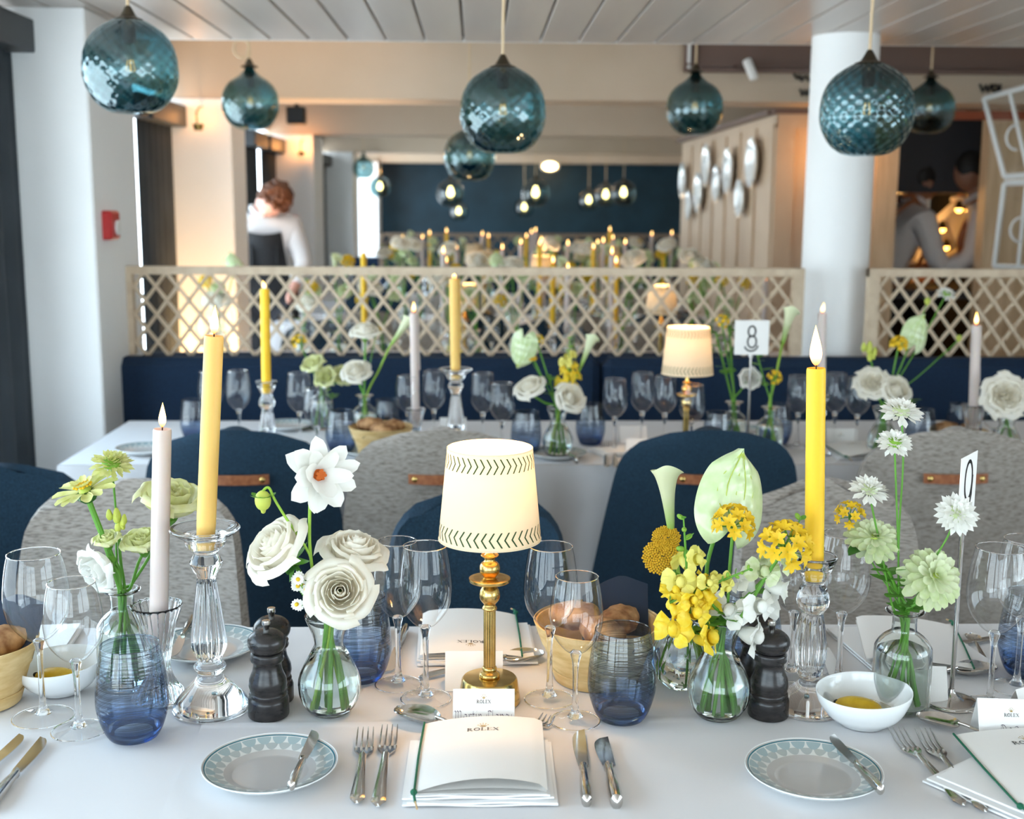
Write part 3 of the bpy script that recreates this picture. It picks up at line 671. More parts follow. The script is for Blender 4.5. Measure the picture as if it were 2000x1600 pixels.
# ================================================================== builders for the things on the tables
def glassmesh(key, prof, m, n=40, fn=None, k=4, sm=True):
    return me(key, lambda: MB().lathe(smooth(prof, k) if sm else prof, n, fn).mesh(key if isinstance(key, str) else key[0], m, fix=True, sharp=50))
def wine_glass(loc, label, H=.213, D=.077, group=None, far=False):
    t = thing('wine_glass', label, 'wine glass', loc, 0, group)
    n = 24 if far else 48
    r = D/2; rr = r*.79; zb = H*.46
    bowl = smooth([(.0065, zb+.004), (r*.45, zb+H*.045), (r*.86, zb+H*.14), (r, zb+H*.25), (r*.97, zb+H*.36), (r*.88, zb+H*.47), (rr, H)], 5)
    part('bowl', me(('bowl', H, D, far), lambda: MB().lathe(bowl, n).mesh('bowl', M['wine'])), t)
    part('rim', me(('rim', H, D, far), lambda: MB().tube([(rr*cos(a), rr*sin(a), H) for a in [2*pi*i/n for i in range(n+1)]], .0008, 6).mesh('rim', M['glass'])), t)
    part('foot', me(('foot', H, D, far), lambda: MB().lathe(smooth([(r*.94, .0006), (r*.6, .0030), (r*.3, .0065), (.0058, .0150)], 4), n).lathe([(r*.94, .0006), (r*.935, .0016)], n).mesh('foot', M['wine'])), t)
    part('foot_edge', me(('fedge', H, D, far), lambda: MB().tube([(r*.94*cos(a), r*.94*sin(a), .0012) for a in [2*pi*i/n for i in range(n+1)]], .0009, 6).mesh('foot_edge', M['glass'])), t)
    stem = [(0, .0062), (.0105, .0064), (.0062, .0135), (.0042, .028), (.0037, zb*.6), (.0045, zb-.012), (.0075, zb+.002), (.006, zb+.0055), (0, zb+.0058)]
    part('stem', glassmesh(('stem', H, D, far), stem, M['glass'], 14 if far else 24), t)
    return t
def tumbler(loc, label, group=None, far=False, s=1.0):
    t = thing('blue_tumbler', label, 'tumbler', loc, 0, group); n = 26 if far else 48
    part('glass_wall', me(('tumbler', far), lambda: MB().lathe(smooth([(.024, .0012), (.029, .003), (.036, .016), (.0425, .040), (.0425, .062), (.0395, .088), (.0345, .118)], 5), n).mesh('tumbler', M['tumbler'])), t, sc=s)
    part('rim', me(('trim', far), lambda: MB().tube([(.0343*cos(a), .0343*sin(a), .118) for a in [2*pi*i/n for i in range(n+1)]], .0008, 5).mesh('trim', M['tumbler'])), t, sc=s)
    part('base', me(('tbase', far), lambda: MB().lathe(smooth([(0, .0013), (.024, .0012), (.029, .003), (.0335, .012), (.030, .0145), (.018, .012), (0, .0105)], 3), n).mesh('tbase', M['glass'], fix=True)), t, sc=s*.97)
    return t
def flute(n, amp, z0, z1):
    def f(r, z, t):
        k = amp if z0 <= z <= z1 else 0
        return (r*(1-k*abs(sin(n*t/2))**1.5), z)
    return f
def flame_on(parent, z, sc=1.0, tilt=(0, 0), wick_h=.009):
    part('wick', me(('wick', wick_h), lambda: MB().tube([(0, 0, -.004), (.0003, 0, wick_h*.6), (-.0012, 0, wick_h)], .0009, 6).mesh('wick', M['wick'])), parent, (0, 0, z))
    fm = me('flame', lambda: MB().lathe(smooth([(0, 0), (.0030, .003), (.0052, .009), (.0048, .016), (.0026, .026), (.0008, .033), (0, .036)], 3), 14).mesh('flame', M['flame']))
    part('flame', fm, parent, (-.0008, 0, z+wick_h*.35), (tilt[1], tilt[0], 0), sc)
def candle(base, top, label, m, dia=.0245, group=None, fl=1.0, ft=(0, 0), drips=False, far=False):
    base = Vector(base); top = Vector(top); d = top-base; L_ = d.length
    t = thing('taper_candle', label, 'candle', base, 0, group, rot=d.to_track_quat('Z', 'Y'))
    r = dia/2; n = 14 if far else 28
    key = ('candle', m.name, round(L_, 3), round(dia, 4), drips)
    def mk():
        b = MB().lathe([(0, 0), (r*.80, 0), (r*.95, .012), (r, .03), (r, L_*.5), (r*.98, L_-.003), (r*.92, L_), (r*.6, L_-.0012), (0, L_-.002)], n)
        if drips:
            rnd = random.Random(3)
            for i in range(5):
                a = rnd.uniform(1.8, 4.6); ln = rnd.uniform(.06, .18)
                pts = [(r*1.02*cos(a), r*1.02*sin(a), L_-ln*q/6) for q in range(7)]
                b.tube(pts, [.003, .0035, .003, .0028, .003, .0036, .0042], 7)
        return b.mesh('wax', m)
    part('wax', me(key, mk), t)
    flame_on(t, L_-.001, fl, ft)
    return t
def candlestick_tall(loc, label, group=None, sc=1.0):
    t = thing('crystal_candlestick', label, 'candlestick', loc, 0, group)
    p = [(0, .0), (.046, .0), (.049, .004), (.0485, .008), (.044, .016), (.031, .030), (.018, .044), (.015, .050), (.020, .056), (.0205, .061), (.015, .068), (.017, .072), (.0225, .085), (.0235, .098), (.020, .125), (.015, .160), (.0125, .178), (.013, .182), (.020, .197), (.0205, .202), (.016, .210), (.0155, .214), (.024, .222), (.028, .232), (.034, .236), (.044, .243), (.0445, .246), (.041, .247), (.030, .241), (.020, .238), (.0135, .236), (.0135, .222), (0, .221)]
    part('glass_body', me('stick_tall', lambda: MB().lathe(smooth(p, 3), 48, flute(12, .13, .071, .178)).mesh('stick_tall', M['crystal'], fix=True, sharp=55)), t, sc=sc)
    return t
def candlestick_mid(loc, label, group=None, sc=1.0):
    t = thing('crystal_candlestick', label, 'candlestick', loc, 0, group)
    p = [(0, 0), (.040, 0), (.042, .004), (.039, .010), (.028, .024), (.015, .036), (.012, .042), (.0165, .048), (.0165, .053), (.019, .065), (.021, .085), (.018, .110), (.0145, .130), (.015, .134), (.020, .142), (.021, .152), (.017, .166), (.0135, .172), (.0165, .178), (.022, .190), (.0275, .203), (.0285, .207), (.026, .208), (.0195, .198), (.0135, .190), (.013, .176), (0, .175)]
    part('glass_body', me('stick_mid', lambda: MB().lathe(smooth(p, 3), 48, flute(12, .14, .055, .128)).mesh('stick_mid', M['crystal'], fix=True, sharp=55)), t, sc=sc)
    return t
def candlestick_flared(loc, label, group=None, sc=1.0):
    t = thing('fluted_candle_holder', label, 'candlestick', loc, 0, group)
    p = [(0, 0), (.036, 0), (.037, .004), (.030, .014), (.020, .030), (.016, .046), (.0175, .062), (.022, .085), (.028, .112), (.0345, .130), (.0355, .134), (.033, .134), (.026, .113), (.019, .092), (.0135, .080), (.0130, .070), (0, .069)]
    part('glass_body', me('stick_fl', lambda: MB().lathe(smooth(p, 3), 60, flute(20, .09, .004, .134)).mesh('stick_fl', M['crystal'], fix=True, sharp=55)), t, sc=sc)
    return t
def mill(loc, label):
    t = thing('pepper_mill', label, 'pepper mill', loc, 0, 'dark wooden pepper mills')
    p = [(0, 0), (.0265, 0), (.0275, .002), (.0275, .022), (.0262, .026), (.0245, .0275), (.0255, .031), (.0245, .034), (.0235, .0345), (.0255, .043), (.0245, .052), (.020, .063), (.0188, .070), (.0188, .075), (.0215, .077), (.0225, .080), (.0212, .083), (.0222, .086), (.0205, .0885), (.0195, .089)]
    part('body', me('mill_b', lambda: MB().lathe([(0, 0)]+p[1:]+[(0, .089)], 36).mesh('mill_body', M['mill'], sharp=60)), t)
    part('head', me('mill_h', lambda: MB().lathe(smooth([(0, .0885), (.017, .089), (.023, .094), (.0255, .102), (.0235, .110), (.016, .117), (.008, .1195), (0, .120)], 3), 36).mesh('mill_head', M['mill'])), t)
    part('knob', me('mill_k', lambda: MB().lathe([(0, .117), (.004, .118), (.0042, .124), (.0055, .126), (.006, .129), (.0055, .132), (0, .1325)], 18).mesh('mill_knob', M['silver'])), t)
    return t
def bulb_vase(loc, label, group=None, far=False):
    t = thing('bulb_vase', label, 'vase', loc, 0, group)
    o = [(0, .0006), (.020, .0008), (.028, .003), (.039, .020), (.0425, .040), (.039, .058), (.029, .078), (.021, .093), (.0195, .100), (.023, .114), (.0295, .130), (.0315, .136), (.030, .1375)]
    i = [(.0285, .1350), (.0275, .130), (.0205, .114), (.0172, .100), (.0187, .092), (.0265, .077), (.0365, .057), (.0400, .040), (.0365, .021), (.026, .006), (0, .0050)]
    def rib(r, z, th):
        k = .025 if .012 < z < .034 else (.012 if .034 <= z < .055 else 0)
        return (r*(1-k*(1-abs(cos(8*th))**.5)), z)
    part('glass_body', me(('bv', far), lambda: MB().lathe(smooth(o+i, 2), 32 if far else 64, None if far else rib).mesh('bulb_vase', M['vglass'], fix=True, sharp=50)), t)
    part('water', me('bvw', lambda: MB().lathe(smooth([(0, .0056), (.0255, .0064), (.0358, .021), (.0394, .040), (.0359, .057), (.0259, .077), (.0205, .0885), (0, .0885)], 2), 32).mesh('bv_water', M['water'], fix=True)), t)
    return t
def bottle_vase(loc, label, group=None, H=.136, R=.037, far=False):
    t = thing('bottle_vase', label, 'vase', loc, 0, group); s = H/.136; q = R/.037
    o = [(0, .0006), (.030*q, .0008), (.0355*q, .004*s), (.037*q, .012*s), (.037*q, .075*s), (.034*q, .090*s), (.026*q, .1*s), (.0178, .107*s), (.0165, .112*s), (.0165, .128*s), (.021, .1325*s), (.0255, .134*s), (.0255, .136*s)]
    i = [(.019, .1355*s), (.0150, .129*s), (.0148, .112*s), (.0160, .106*s), (.024*q, .0985*s), (.0318*q, .089*s), (.0346*q, .075*s), (.0346*q, .013*s), (.032*q, .008*s), (0, .007*s)]
    part('glass_body', me(('bo', H, R, far), lambda: MB().lathe(smooth(o+i, 2), 48, None if far else (lambda r, z, th: (r*(1-(.018 if .01 < z < .088 else 0)*(abs(sin(7*th))**4)), z))).mesh('bottle_vase', M['vglass'], fix=True, sharp=50)), t)
    part('water', me(('bow', H, R), lambda: MB().lathe([(0, .0076*s), (.0315*q, .0086*s), (.0340*q, .014*s), (.0340*q, .074*s), (.0325*q, .082*s), (0, .082*s)], 32).mesh('bo_water', M['water'], fix=True)), t)
    return t
def facet_vase(loc, label):
    t = thing('faceted_vase', label, 'vase', loc, 0)
    v = []; f = []; N = 10; rows = [(.022, .001, 0), (.036, .014, .5), (.0435, .036, 0), (.041, .058, .5), (.031, .078, 0), (.018, .094, .5)]
    for r, z, o in rows:
        for i in range(N): a = 2*pi*(i+o)/N; v.append((r*cos(a), r*sin(a), z))
    for j in range(len(rows)-1):
        for i in range(N):
            k = (i+1) % N; a, b, c, d = j*N+i, j*N+k, (j+1)*N+i, (j+1)*N+k
            if rows[j][2] == 0: f += [(a, b, c), (b, d, c)]
            else: f += [(a, b, d), (a, d, c)]
    b = MB().add(v, f); b.f.append(tuple(range(N-1, -1, -1)))
    part('facet_body', b.mesh('facet_vase', M['vglass'], smooth=False, fix=False), t)
    part('neck', MB().lathe(smooth([(.0175, .094), (.0165, .102), (.0165, .125), (.020, .134), (.0185, .134), (.0152, .125), (.0152, .102), (.0162, .094)], 3), 32).mesh('facet_neck', M['vglass'], fix=True), t)
    part('inner_wall', MB().lathe([(0, .006), (.020, .007), (.033, .018), (.0395, .037), (.037, .056), (.028, .075), (.016, .092)], 20).mesh('facet_inner', M['vglass'], fix=False), t)
    return t
PZ = [(0, .0030), (.042, .0030), (.050, .0042), (.068, .0098), (.080, .0150), (.0835, .0168)]
def plate_z(r):
    for (a, za), (b, zb) in zip(PZ[:-1], PZ[1:]):
        if a <= r <= b: return za+(zb-za)*(r-a)/(b-a)
    return PZ[-1][1]
def side_plate(loc, label, group='side plates with a scale border'):
    t = thing('side_plate', label, 'plate', loc, 0, group); t.scale = (.955, .955, 1)
    part('glazed_disc', me('pl_d', lambda: MB().lathe(smooth(PZ, 3), 64).mesh('plate_disc', M['plate'])), t)
    part('rim_and_foot', me('pl_r', lambda: MB().lathe([(.0833, .0166), (.0845, .0172), (.0848, .0160), (.080, .0120), (.060, .0050), (.048, .0012), (.046, 0), (.042, 0), (.041, .0022), (0, .0022)], 64).mesh('plate_rim', M['plate_rim'])), t)
    def ringline():
        b = MB(); n = 96
        for i in range(n):
            a, c = 2*pi*i/n, 2*pi*(i+1)/n
            v = [(r*cos(q), r*sin(q), plate_z(r)+.00025) for q, r in ((a, .0800), (c, .0800), (c, .0816), (a, .0816))]
            b.add(v, [(0, 1, 2, 3)])
        return b.mesh('teal_line', M['teal_line'])
    part('rim_line', me('pl_l', ringline), t)
    part('border_band', me('pl_b', lambda: MB().lathe([(.0575, plate_z(.0575)+.00008), (.068, plate_z(.068)+.00012), (.0800, plate_z(.08)+.00012)], 72).mesh('border_band', M['plate_band'])), t)
    def scales(row):
        b = MB(); N = 24; r0 = .0785-.0095*row; da = 2*pi/N
        for i in range(N):
            a = (i+.5*row)*da; h = .0115; w = da*.46
            pts = [(a-w, r0), (a-w*.5, r0+.0004), (a, r0+.0006), (a+w*.5, r0+.0004), (a+w, r0)]+[(a+w*cos(radians(q)), r0-h*sin(radians(q))) for q in range(18, 180, 18)]
            b.add([(r*cos(q), r*sin(q), plate_z(r)+.0003-.0001*row) for q, r in pts], [tuple(range(len(pts)))])
        return b.mesh('scale_row', M['scale_a' if row == 0 else 'scale_b'])
    for row in (0, 1): part('scale_border', me(('sc', row), lambda: scales(row)), t, kind='stuff')
    return t
def cup(pts, th):                                   # helper: thin metal sheet along y with half width w and height z
    def fn(u, v): pass
def cutlery_handle(b, y0, y1, w0, w1, z0, z1, th=.0022, round_=True):
    n = 14
    def fn(u, v):
        s = u*2-1; w = w0+(w1-w0)*(v**1.6)
        if v > .93: w *= sqrt(max(0, 1-((v-.93)/.07)**2))*.999+.001
        y = y0+(y1-y0)*v; z = z0+(z1-z0)*(v**1.3)+.0016*(1-s*s)
        return (s*w, y, z)
    b.shell(fn, 6, n, th)
def fork_mesh():
    b = MB()
    # tines along +y
    for i in range(4):
        x = -.0102+i*.0068
        b.tube([(x*.92, .064, .0035), (x, .072, .0026), (x, .088, .0040), (x*.97, .104, .0085), (x*.96, .112, .0105)], [.0023, .0022, .0019, .0014, .0007], 6, flat=.7)
    b.shell(lambda u, v: ((u*2-1)*(.0032+.0088*min(1, v*1.5)**1.2), .038+.030*v, .0050-.0018*v-.0012*(1-(u*2-1)**2)*v), 8, 8, .0018)
    cutlery_handle(b, .040, -.082, .0030, .0088, .0050, .0024)
    b.tube([(0, .050, .0045), (0, .030, .0056), (0, .0, .0062), (0, -.03, .0048)], [.0025, .0030, .0030, .002], 8, flat=.7)
    return b.mesh('fork', M['silver'], fix=False, sharp=70)
def spoon_mesh():
    b = MB()
    def bowl(u, v):
        a = (v-.5)*pi; s = u*2-1
        w = .0205*cos(a)**.85 if cos(a) > 0 else 0; w *= (1.0+.10*(v-.5)*-1)
        y = .078+.033*sin(a); z = .0035+.0125*min(1, (s*s)*1.0)*(cos(a)**1.2 if cos(a) > 0 else 0)+.011*abs(2*v-1)**2.6
        return (s*w, y, z)
    b.shell(bowl, 12, 16, .0013)
    b.tube([(0, .048, .0145), (0, .036, .0135), (0, .015, .0095), (0, -.02, .0055), (0, -.045, .0035)], [.0028, .0030, .0030, .003, .002], 8, flat=.75)
    cutlery_handle(b, .030, -.092, .0030, .0098, .0105, .0022)
    return b.mesh('spoon', M['silver'], sharp=70)
def knife_parts(L_=.20, bl=.095, butter=False):
    h = MB(); q = L_-bl
    h.tube([(0, -q, .0062), (0, -q+.004, .0062), (0, -q*.75, .0064), (0, -q*.35, .0056), (0, -.010, .0050), (0, -.004, .0052), (0, 0, .0050)], [.003, .0086, .0100, .0082, .0060, .0076, .0060], 12, flat=.70)
    b = MB(); w = .0165 if not butter else .0165
    def side(v): return w*(.82+.25*sin(v*pi*.9)) * (sqrt(max(0, 1-((v-.72)/.28)**2)) if v > .72 else 1)
    pts = []; n = 16
    right = [(.0075-.0012*(i/n), bl*i/n) for i in range(n+1)]
    left = [(.0075-side(i/n)-.0012*(i/n)**2, bl*i/n) for i in range(n+1)]
    left[-1] = right[-1]
    b.prism([(.0060, -.002)]+right+left[::-1][1:], .0042, .0056)
    return h.mesh('knife_handle', M['silver'], fix=True), b.mesh('knife_blade', M['steel'], sharp=30, fix=True)
def lay(y, p, q):                                   # rotation that lays a y-directed piece from p (handle) to q (tip)
    d = Vector(q)-Vector(p); return atan2(d.y, d.x)-pi/2
def fork(p, q, label, z=TAB):
    p, q = T(*p), T(*q); c = p.lerp(q, .42); s = (q-p).length/.194
    o = solo('dinner_fork', me('fork', fork_mesh), label, 'fork', (c.x, c.y, z), lay(0, p, q), 'forks on the near table', sc=(1.0, s, 1)); return o
def spoon(p, q, label, z=TAB):
    p, q = T(*p), T(*q); c = p.lerp(q, .453); s = (q-p).length/.203
    return solo('dessert_spoon', me('spoon', spoon_mesh), label, 'spoon', (c.x, c.y, z), lay(0, p, q), 'spoons on the near table', sc=s)
def knife(p, q, label, z=TAB, butter=False, zq=None, flip=False):
    p, q = T(*p, z), T(*q, z if zq is None else zq); L_ = (q-p).length; kind = 'butter_knife' if butter else 'table_knife'
    h, b = me(('knife', butter), lambda: knife_parts(.155 if butter else .20, .07 if butter else .105, butter))
    s = L_/(.155 if butter else .20); fr = (.085 if butter else .095)/(.155 if butter else .20)
    c = p.lerp(q, fr)
    yaw = lay(0, p, q); pit = math.asin((q.z-p.z)/L_)
    t = thing(kind, label, 'knife', c, 0, 'knives on the near table', rot=(Matrix.Rotation(yaw, 3, 'Z') @ Matrix.Rotation(pit, 3, 'X')).to_quaternion())
    part('handle', h, t, sc=s); part('blade', b, t, sc=(-s if flip else s, s, s)); return t

# ---------------------------------------------------------------- printed matter
def rolex_word(w):                                  # the word with its serif letters, centred, cap height h
    P = []
    def bar(x0, y0, x1, y1, t=.16): P.append([[(x0, y0), (x1, y1)], t])
    def serif(x, y): P.append([[(x-.14, y), (x+.14, y)], .06])
    x = 0
    # R
    bar(x+.15, 0, x+.15, 1); serif(x+.15, .02); serif(x+.15, .98); P.append([arc(x+.2, .74, .38, .24, 90, -90), .11]); P.append([[(x+.32, .5), (x+.72, .0)], .15]); serif(x+.75, .02)
    x += 1.0; P.append([arc(x+.42, .5, .38, .46, 0, 360, 24), .14])
    x += 1.02; bar(x+.15, 0, x+.15, 1); serif(x+.15, .98); P.append([[(x+.02, .03), (x+.68, .03), (x+.70, .22)], .06])
    x += .86; bar(x+.15, 0, x+.15, 1); P.append([[(x+.02, .97), (x+.62, .97), (x+.64, .82)], .06]); P.append([[(x+.2, .52), (x+.52, .52)], .06]); P.append([[(x+.02, .03), (x+.66, .03), (x+.69, .2)], .06])
    x += .86; bar(x+.12, .98, x+.72, .02, .16); bar(x+.72, .98, x+.10, .02, .07); serif(x+.1, .98); serif(x+.74, .98); serif(x+.1, .02); serif(x+.74, .02)
    tot = x+.86; k = w/tot; b = MB()
    for pts, tk in P:
        q = strokes([[((a-tot/2)*k, c*k) for a, c in pts]], tk*k); b.add(q.v, q.f)
    return b
def crown(w):
    b = MB(); k = w
    for i, (tx, ty) in enumerate(((-.5, .52), (-.27, .80), (0, .90), (.27, .80), (.5, .52))):
        bx = -.2+.1*i
        b.add([((bx-.06)*k, .16*k, 0), ((bx+.06)*k, .16*k, 0), (tx*k, ty*k, 0)], [(0, 1, 2)])
        b.add([((tx+.07*cos(a))*k, (ty+.07*sin(a))*k, 0) for a in [j*pi/4 for j in range(8)]], [tuple(range(8))])
    b.add([(.26*cos(a)*k, (.13+.09*sin(a))*k, 0) for a in [j*pi/8 for j in range(16)]], [tuple(range(16))])
    return b
def mapped(b, fn, m, name='print'):
    v = [fn(x, y) for x, y, z in b.v]; return MB().add(v, b.f).mesh(name, m, smooth=False)
def script_name(k):                                 # pen-lettered name, nib strokes
    P = []
    def st(x, *pts): P.append([((a+x)*k, c*k) for a, c in pts])
    x = 0
    st(x, (-.1, .85), (.05, 1.0), (.12, .9), (.12, .1), (.2, 0)); st(x, (.12, .8), (.32, 1.0), (.42, .9), (.42, .1), (.5, 0)); st(x, (.42, .8), (.62, 1.0), (.74, .88), (.74, .1), (.84, .0)); x += 1.0
    st(x, (.38, .55), (.18, .6), (.06, .35), (.12, .05), (.28, .05), (.40, .25)); st(x, (.40, .62), (.40, .1), (.50, 0)); x += .62
    st(x, (0, .55), (.1, .62), (.1, 0)); st(x, (.1, .45), (.25, .62), (.36, .55)); x += .44
    st(x, (.12, .95), (.12, .1), (.22, 0), (.3, .08)); st(x, (0, .62), (.28, .62)); x += .38
    st(x, (0, .55), (.1, .62), (.1, .1), (.2, 0)); st(x, (.1, .85), (.22, 1.05)); x += .30
    st(x, (0, .55), (.1, .62), (.1, 0)); st(x, (.1, .45), (.28, .62), (.38, .5), (.38, .1), (.48, 0)); x += .95
    st(x, (.62, .85), (.45, 1.02), (.2, .95), (.05, .6), (.08, .2), (.3, 0), (.6, .12)); st(x, (.3, 1.0), (.26, .6), (.3, .3)); x += .72
    st(x, (.05, 1.05), (.05, .1), (.15, 0)); x += .28
    st(x, (.38, .55), (.18, .6), (.06, .35), (.12, .05), (.28, .05), (.40, .25)); st(x, (.40, .62), (.40, .1), (.50, 0)); x += .60
    st(x, (0, .55), (.1, .62), (.1, 0)); st(x, (.1, .45), (.28, .62), (.38, .5), (.38, .1), (.48, 0)); x += .58
    st(x, (.36, .55), (.18, .62), (.05, .35), (.1, .05), (.32, .05)); x += .44
    st(x, (0, .6), (.06, .2), (.2, .1), (.34, .25)); st(x, (.38, .62), (.34, .1), (.2, -.3), (0, -.3)); x += .5
    b = MB()
    for p in P:
        q = strokes([[(a-x*k/2, c) for a, c in p]], .085*k, nib=(.64, .77)); b.add(q.v, q.f)
    return b
def script_second(k):
    P = [arc(.35, .45, .42, .55, 120, -60, 12)+[(.1, .0), (.16, .5), (.2, .95)], [(.3, .98), (.42, .5), (.34, .05)], [(1.4, .62), (1.2, .7), (1.16, .5), (1.34, .35), (1.3, .1), (1.1, .1)], arc(2.0, .45, .3, .4, 40, 330), [(2.3, .35), (2.28, -.05)], [(2.6, .6), (2.66, .0)], [(2.66, .4), (2.85, .62), (2.95, .0)]]
    b = MB(); q = strokes([[((a-1.5)*k, c*k) for a, c in p] for p in P], .07*k, nib=(.64, .77)); return b.add(q.v, q.f)
def menu(loc, rz, label, W_=.152, H_=.190, tip=True, bulge=.014):
    t = thing('menu_booklet', label, 'menu', loc, rz, 'folded menus with a green cord')
    def top(x, y):                                  # x from spine (left) to fore edge, y away from reader
        u = (x+W_/2)/W_; v = (y+H_/2)/H_
        return .0016+bulge*(sin(pi*u*.92)**.8 if 0 < u < 1 else 0)*(.55+.45*(1-v))+.004*u
    part('cover', MB().grid(lambda u, v: ((u-.5)*W_, (v-.5)*H_, top((u-.5)*W_, (v-.5)*H_)), 16, 10).mesh('menu_cover', M['paper']), t)
    part('inner_page', MB().grid(lambda u, v: ((u-.5)*W_*.99, (v-.5)*H_*.99, .0012+.35*(top((u-.5)*W_, (v-.5)*H_)-.0012)), 14, 6).mesh('menu_page', M['paper']), t)
    part('back_cover', MB().box((0, 0, .0005), (W_, H_, .0006)).mesh('menu_back', M['paper'], smooth=False), t)
    f = lambda x, y: (x+.0, y+.047, top(x, y+.047)+.0004)
    part('printed_word', mapped(rolex_word(.040), f, M['ink']), t)
    f2 = lambda x, y: (x, y+.058, top(x, y+.058)+.0004)
    part('printed_crown', mapped(crown(.013), f2, M['gold']), t)
    xs = -W_/2-.0005
    cordp = part('cord', MB().tube([(xs, H_/2+.001, .003), (xs-.001, 0, .0032), (xs, -H_/2, .003)], .0014, 8).mesh('cord', M['cord']), t)
    if tip:
        part('knot', MB().sph((0, 0, 0), (.0042, .0042, .0038), 10, 8).mesh('knot', M['cord']), cordp, (xs, -H_/2-.003, .0045))
        part('tassel', MB().tube(curve([(0, 0, .001), (.001, -.010, .002), (.003, -.020, -.001)], 4), .0016, 8).mesh('tassel', M['cord']), cordp, (xs, -H_/2-.003, .0035))
        part('cord_end', MB().tube([(.003, -.020, -.0005), (.006, -.032, -.003)], .0012, 6).mesh('cord_end', M['cordtip']), cordp, (xs, -H_/2-.003, .0035))
    return t
def napkin(loc, rz, label, W_=.17, H_=.2, layers=4, th=.0028):
    t = thing('folded_napkin', label, 'napkin', loc, rz, 'folded white napkins')
    for i in range(layers):
        w, h = W_-.004*i*(i % 2+.5), H_-.006*i
        def fn(u, v, i=i):
            e = .0016*sin(u*9+i*2)*(1 if v < .12 else .3)
            return ((u-.5)*w+.003*sin(i*2.1), (v-.5)*h+.002*cos(i*3.), (i+1)*th+e*.5)
        part('fold', MB().shell(fn, 16, 10, th*.8).mesh('fold', M['napkin']), t)
    return t
def place_card(loc, rz, label, W_=.080, H_=.050, name=None, lean=radians(24), crest=True):
    t = thing('place_card', label, 'place card', loc, rz, 'tent place cards')
    y0 = -H_*sin(lean); zt = H_*cos(lean)
    part('front_leaf', MB().shell(lambda u, v: ((u-.5)*W_, y0*(1-v), v*zt), 1, 1, .0004).mesh('leaf_f', M['paper'], smooth=False), t)
    part('back_leaf', MB().shell(lambda u, v: ((.5-u)*W_, -y0*(1-v), v*zt), 1, 1, .0004).mesh('leaf_b', M['paper'], smooth=False), t)
    def f(yo): return lambda x, y: (x, y0*(1-(y+yo)/H_)-.0004, (y+yo)/H_*zt+.0002)
    if crest:
        part('printed_word', mapped(rolex_word(.0185), f(.0335), M['ink']), t)
        part('printed_crown', mapped(crown(.0062), f(.0390), M['gold']), t)
    if name is not None: part('written_name', mapped(name, f(.0125), M['violet_ink']), t)
    return t

# ---------------------------------------------------------------- lamp
def table_lamp(loc, label, group='brass table lamps', energy=.8, near=False, light=True):
    t = thing('table_lamp', label, 'table lamp', loc, 0, group); n = 48 if near else 24
    part('base', me(('lb', near), lambda: MB().lathe([(0, 0), (.0425, 0), (.0430, .002), (.0385, .031), (.0365, .0335), (.016, .0345), (0, .0345)], n).mesh('lamp_base', M['brass'], sharp=30)), t)
    part('foot_ring', me(('lf', near), lambda: MB().lathe(smooth([(.013, .034), (.0145, .036), (.0135, .040), (.0095, .043), (.0105, .046), (.0095, .049), (.0082, .050)], 3), n).mesh('lamp_foot', M['brass'])), t)
    def fl(r, z, th): return (r*(1-.09*abs(cos(9*th))), z)
    part('fluted_column', me(('lc', near), lambda: MB().lathe([(.0084, .048), (.0084, .132)], 108 if near else 36, fl).mesh('lamp_column', M['brass'], sharp=80)), t)
    part('finial', me(('lt', near), lambda: MB().lathe(smooth([(.0092, .131), (.0105, .133), (.0092, .136), (.008, .139), (.0125, .145), (.0143, .152), (.0125, .160), (.008, .166), (.009, .168), (.022, .170), (.0275, .1715), (.0282, .174), (.0265, .1765), (.010, .1765), (.009, .178), (.0125, .183), (.0143, .189), (.0125, .196), (.008, .2), (.0075, .204), (.0115, .207), (.012, .209), (.006, .211), (.0055, .235), (.0055, .30)], 3), n).mesh('lamp_finial', M['brass'], sharp=50)), t)
    z0, z1, r0, r1 = .232, .357, .0695, .0575
    sh = part('lamp_shade', me(('ls', near), lambda: MB().lathe([(r0, z0), (r1, z1)], n+16).mesh('lamp_shade', M['shade'])), t)
    part('shade_rim', me(('lr', near), lambda: MB().lathe([(r1-.0006, z1-.001), (r1+.0005, z1-.001), (r1+.0004, z1+.0008), (r1-.0006, z1+.0008)], n+16).lathe([(r0-.0006, z0-.0008), (r0+.0005, z0-.0008), (r0+.0005, z0+.001), (r0-.0006, z0+.001)], n+16).mesh('shade_rim', M['shade'])), sh)
    def chev(zc, sg):
        b = MB(); N = 42; hh = .0100; da = 2*pi/N; w = .0021
        def P(a, z): r = r0+(r1-r0)*(z-z0)/(z1-z0)+.0004; return (r*cos(a), r*sin(a), z)
        for i in range(N):
            a = i*da; ww = w/.062
            tip = a+sg*da*.62
            for s in (-1, 1):
                b.add([P(a-ww/2, zc+s*hh), P(a+ww/2, zc+s*hh), P(tip+ww/2, zc), P(tip-ww/2, zc)], [(0, 1, 2, 3) if s < 0 else (3, 2, 1, 0)])
        return b.mesh('chevrons', M['chev'], smooth=False)
    part('chevron_border', me(('lv', near, 0), lambda: chev(z1-.0145, 1)), sh, kind='stuff')
    part('chevron_border', me(('lv', near, 1), lambda: chev(z0+.0145, -1)), sh, kind='stuff')
    part('bulb', me('lbulb', lambda: MB().sph((0, 0, .300), (.013, .013, .02), 12, 8).mesh('lbulb', M['bulb_lit'])), t)
    if light:
        L = bpy.data.lights.new('lamp_light', 'POINT'); L.energy = energy; L.color = (1, .60, .28); L.shadow_soft_size = .022
        o = link(bpy.data.objects.new('lamp_light', L)); o.parent = t; o.location = (0, 0, .325)
    return t

